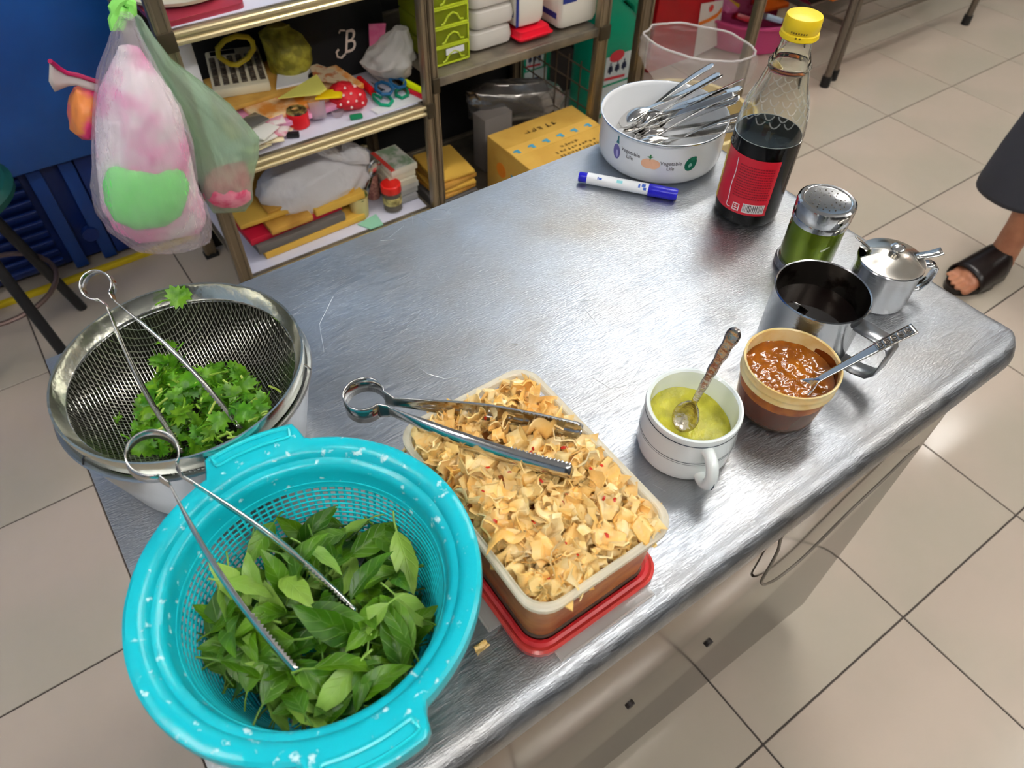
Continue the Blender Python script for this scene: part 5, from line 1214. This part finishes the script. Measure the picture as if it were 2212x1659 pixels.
MB().tube([(.13*math.cos(b), .13*math.sin(b), .2) for b in [2*PI*k/36 for k in range(36)]], .006, 8, closed=True).build('foot_ring', mat('stool_ring', (110,90,84), .4, .6), t)

# ---- hanging carrier bags
rowsblob('hanging_bag', [((262,33),(288,33)), ((252,60),(296,60)), ((236,110),(318,105)), ((214,170),(348,165)), ((204,240),(386,225)), ((198,320),(412,305)), ((196,400),(428,390)), ((206,455),(446,440)), ((232,500),(456,480)), ((282,535),(452,515)), ((345,548),(410,540))], 1.335, .085,
         film('pinkish_film', (252,244,250), .72, .06, bump=.9, bscale=16, bdist=.012, bstretch=(3,3,1)), 'translucent pale pink carrier bag hanging from the rack post', 'bag', wr=.045, seed=1)
GRB = mat('bright_green_bag', (116,228,112), .4, bump=.5, bscale=18, bdist=.006)
rowsblob('pink_bundle', [((256,105),(302,104)), ((236,150),(332,145)), ((216,200),(364,190)), ((208,250),(388,238)), ((206,320),(404,308)), ((208,390),(418,382)), ((218,450),(436,436)), ((246,496),(444,476)), ((300,525),(430,505))], 1.345, .060,
         mat('pink_cloth', (238,130,186), .5, col2=(250,236,240), nscale=9, nlo=.44, nhi=.56, bump=.9, bscale=26, bdist=.006), 'crumpled pink and white cloth bundle inside the hanging bag', 'bundle', wr=.03, cr=.05, seed=6)
rowsblob('green_bundle', [((262,352),(350,348)), ((232,368),(392,358)), ((222,400),(408,395)), ((226,440),(406,428)), ((246,475),(392,462)), ((290,496),(360,488))], 1.306, .030, GRB, 'flat bright green bundle at the front of the hanging bag', 'bundle', wr=.015, cr=.02, seed=3)
rowsblob('hanging_bag', [((290,33),(306,38)), ((298,70),(330,75)), ((318,120),(372,130)), ((350,180),(432,175)), ((385,240),(505,230)), ((412,300),(556,290)), ((424,345),(556,330)), ((430,390),(545,390)), ((440,430),(545,430)), ((460,460),(530,456))], 1.395, .05,
         film('green_film', (222,244,220), .56, .06, tint=(225,248,225), bump=.9, bscale=16, bdist=.012, bstretch=(3,3,1)), 'translucent pale green carrier bag hanging beside the pink bag', 'bag', wr=.045, seed=2)
rowsblob('red_net_bundle', [((455,370),(530,350)), ((440,395),(540,385)), ((440,425),(542,420)), ((462,450),(528,448))], 1.395, .035, mat('red_net', (222,80,120), .5, col2=(240,150,170), nscale=40), 'red net bundle at the bottom of the hanging green bag', 'bundle', wr=.05, seed=9)
LM = mat('lime_tie', (150,236,110), .4)
m = MB()
for pts in (((272,-6),(256,2),(246,18),(250,34),(262,30),(268,14)), ((270,2),(284,8),(284,24),(276,32),(268,28)), ((252,30),(246,44),(248,60),(256,58),(262,40))):
    m.tube([aty(a, b, 1.36) for a, b in pts], .009, 8)
o = m.build('lime_tie', LM); tag(o, 'lime green twisted tie holding the hanging bags at the post', 'tie')
# packet behind the pink bag
MG = mat('magenta_edge', (170,20,80), .4)
t = thing('folded_wrapper', 'white wrapper flap with magenta edge sticking out behind the hanging bag', 'wrapper', aty(180,180,1.40)); b0 = t.location
up = [(108,132),(116,138),(128,148),(145,158),(170,163),(190,170),(215,178)]; lo = [(106,176),(118,198),(132,192),(146,186),(165,184),(188,192),(215,200)]
m = MB(); m.grid(lambda u, v: aty(*[up[int(round(u*6))][i]*(1-v)+lo[int(round(u*6))][i]*v for i in (0,1)], 1.40+.012*math.sin(u*3))-b0, 7, 4); m.build('flap', mat('wrapper_grey', (214,206,200), .4), t, solid=.002)
MB().tube([aty(a, b, 1.398+.012*math.sin(i/6*3))-b0 for i, (a, b) in enumerate(up)], .004, 8).build('edge', MG, t)
rowsblob('orange_packet', [((160,190),(205,192)), ((150,215),(215,215)), ((147,250),(212,255)), ((152,280),(210,285)), ((175,300),(208,300))], 1.42, .04, mat('orange_pink_foil', (232,140,70), .35, col2=(226,60,120), nscale=9, nlo=.48, nhi=.54), 'orange and magenta foil packet behind the hanging pink bag', 'packet', seed=13)

# ---- person standing to the right of the table (leg in view)
def capsules(segs, vox, name, m, parent, smooth_it=6, cuts=None):
    mb = MB()
    for a, b, r0, r1 in segs:
        a, b = Vector(a), Vector(b); d = b-a; L = max(d.length, 1e-4); N = 12; rings = []; u = d.normalized() if d.length > 1e-4 else Vector((0,0,1)); s = u.orthogonal().normalized(); w = u.cross(s)
        for i in range(-5, 6+1+4):
            if i < 0: an = PI/2*(i/5); c = a+u*(r0*math.sin(an)); rr = r0*math.cos(an)
            elif i <= 5: f_ = i/5; c = a+d*f_; rr = r0+(r1-r0)*f_
            else: an = PI/2*((i-5)/5); c = b+u*(r1*math.sin(an)); rr = r1*math.cos(an)
            rr = max(rr, .0004); rings.append([c+(s*math.cos(2*PI*k/N)+w*math.sin(2*PI*k/N))*rr for k in range(N)])
        mb.loft(rings)
    o = mb.build(name, m, parent, None, 60)
    md = o.modifiers.new('re', 'REMESH'); md.mode = 'VOXEL'; md.voxel_size = vox; md.use_smooth_shade = True
    ms = o.modifiers.new('sm', 'SMOOTH'); ms.iterations = smooth_it; ms.factor = .5
    return o
SKIN = mat('skin', (176,116,86), .45, sss=.15, col2=(190,130,98), nscale=20)
fx, fy = 2.06, .545
t = thing('person', 'person in dark trousers and black open-toe sandals standing beside the table', 'person', (fx, fy, 0))
def foot(ox, oy, yaw):
    R_ = Matrix.Rotation(yaw, 3, 'Z'); S = []
    def q(x, y, z): v = R_ @ Vector((x, y, 0)); return (v.x+ox, v.y+oy, z)
    S.append((q(.045,0,.035), q(-.02,0,.045), .033, .036)); S.append((q(-.02,.004,.05), q(-.09,.0,.035), .034, .022))
    S.append((q(-.02,-.018,.035), q(-.1,-.024,.030), .026, .018)); S.append((q(-.02,.018,.035), q(-.095,.026,.028), .026, .016))
    for k, (y, x, r) in enumerate(((-.036,-.143,.0108), (-.0145,-.150,.0078), (.0035,-.145,.0076), (.0205,-.136,.0072), (.0365,-.124,.0068))):
        S.append((q(-.092, y*.9, .026), q(x, y, .0235), r*1.05, r))
    S.append((q(.028,0,.05), q(.02,0,.16), .036, .034)); S.append((q(.02,0,.16), q(.022,0,.30), .034, .048)); S.append((q(.022,0,.30), q(.01,0,.46), .05, .05))
    return S
body = foot(-.005, -.03, -.12)+foot(.05, -.36, .12)
K1, K2 = (.005,-.03,.46), (.06,-.36,.46); HP1, HP2 = (.02,-.11,.86), (.03,-.28,.86)
body += [(K1, HP1, .06, .08), (K2, HP2, .06, .08), ((.02,-.26,.92), (.03,-.13,.92), .1, .1), ((.02,-.195,.95), (.0,-.195,1.25), .12, .13), ((0,-.28,1.33), (0,-.11,1.33), .085, .085), ((.0,-.195,1.38), (-.01,-.195,1.5), .055, .052),
         ((0,-.36,1.36), (.03,-.44,1.10), .05, .042), ((.03,-.44,1.10), (-.06,-.43,.88), .04, .03), ((-.06,-.43,.88), (-.09,-.42,.80), .035, .026), ((0,-.03,1.36), (.03,.05,1.10), .05, .042), ((.03,.05,1.10), (-.06,.04,.88), .04, .03), ((-.06,.04,.88), (-.09,.03,.80), .035, .026),
         ((-.01,-.195,1.60), (-.02,-.195,1.67), .088, .092), ((-.05,-.195,1.56), (-.06,-.195,1.57), .055, .05), ((-.108,-.195,1.60), (-.122,-.195,1.585), .012, .014), ((-.02,-.288,1.61), (-.02,-.29,1.63), .02, .02), ((-.02,-.102,1.61), (-.02,-.10,1.63), .02, .02)]
for s in (-.42, .03):
    for k in range(4): body.append(((-.09, s+.012*(k-1.5), .80), (-.105, s+.013*(k-1.5), .735+.006*abs(k-1.5)), .0095, .0085))
    body.append(((-.09, s-.02, .83), (-.125, s-.03, .785), .0105, .009))
capsules(body, .0042, 'body', SKIN, t, 3)
TRO = mat('dark_trousers', (62,64,74), .8, bump=.3, bscale=60)
def legtube(p):
    rg = []
    for (c, rx_, ry_) in p:
        rg.append([(c[0]+rx_*math.cos(b)*(1+.03*math.sin(3*b+c[2]*9)), c[1]+ry_*math.sin(b), c[2]) for b in [2*PI*k/28 for k in range(28)]])
    return rg
hem = [((.02,.03,.232), .088, .092), ((.02,.03,.245), .09, .094), ((.018,.025,.34), .088, .092), ((.01,.01,.46), .088, .092), ((0,-.03,.66), .1, .105), ((.02,-.12,.86), .12, .11), ((.02,-.17,.93), .13, .14)]
hem2 = [((.06,-.36,.225), .09, .09), ((.06,-.36,.34), .09, .09), ((.06,-.355,.46), .09, .092), ((.04,-.32,.66), .1, .1), ((.02,-.27,.86), .12, .11), ((.02,-.21,.93), .13, .14)]
MB().loft(legtube(hem), caps=False).loft(legtube(hem2), caps=False).loft(legtube([((.02,-.195,.88), .135, .19), ((.02,-.195,1.0), .13, .18)]), caps=False).build('trousers', TRO, t, solid=.004)
MB().loft(legtube([((.02,-.195,.97), .15, .2), ((.0,-.195,1.2), .15, .2), ((.0,-.195,1.36), .13, .2), ((0,-.195,1.42), .075, .09)]), caps=False).build('shirt', mat('grey_shirt', (150,150,150), .8), t, solid=.004)
MB().lathe([(0,1.775), (.05,1.765), (.085,1.73), (.1,1.68), (.098,1.63)], 28, (0,-.195,0)).build('hair', mat('black_hair', (18,16,16), .5), t)
for s in (-1, 1): MB().lathe([(0,.0), (.006,.004), (.008,.01), (.006,.016), (0,.02)], 12, (-.105,-.195+s*.032,1.63)).build('eye', mat('eye_dark', (30,24,22), .2), t)
SAN = mat('sandal_leather', (30,22,20), .3, bump=.2, bscale=90)
for ox_, oy_, yaw in ((-.005,-.03,-.12), (.05,-.36,.12)):
    R_ = Matrix.Rotation(yaw, 3, 'Z'); sole = []
    for k in range(28):
        b = 2*PI*k/28; x = .125*math.cos(b)-.035; y = (.052 if math.cos(b) < 0 else .042)*math.sin(b); v = R_ @ Vector((x, y, 0)); sole.append((v.x+ox_, v.y+oy_))
    s_ = MB().prism(sole, 0, .018).build('sandal', SAN, t)
    m = MB()
    def st(u, v):
        x = -.105+.115*v; b = PI*u; y = -math.cos(b)*(.052-.004*v); z = .012+math.sin(b)**.6*(.046+.040*v); p_ = R_ @ Vector((x, y, 0)); return (p_.x+ox_, p_.y+oy_, z)
    m.grid(st, 18, 8); m.build('strap', SAN, s_, solid=.003)
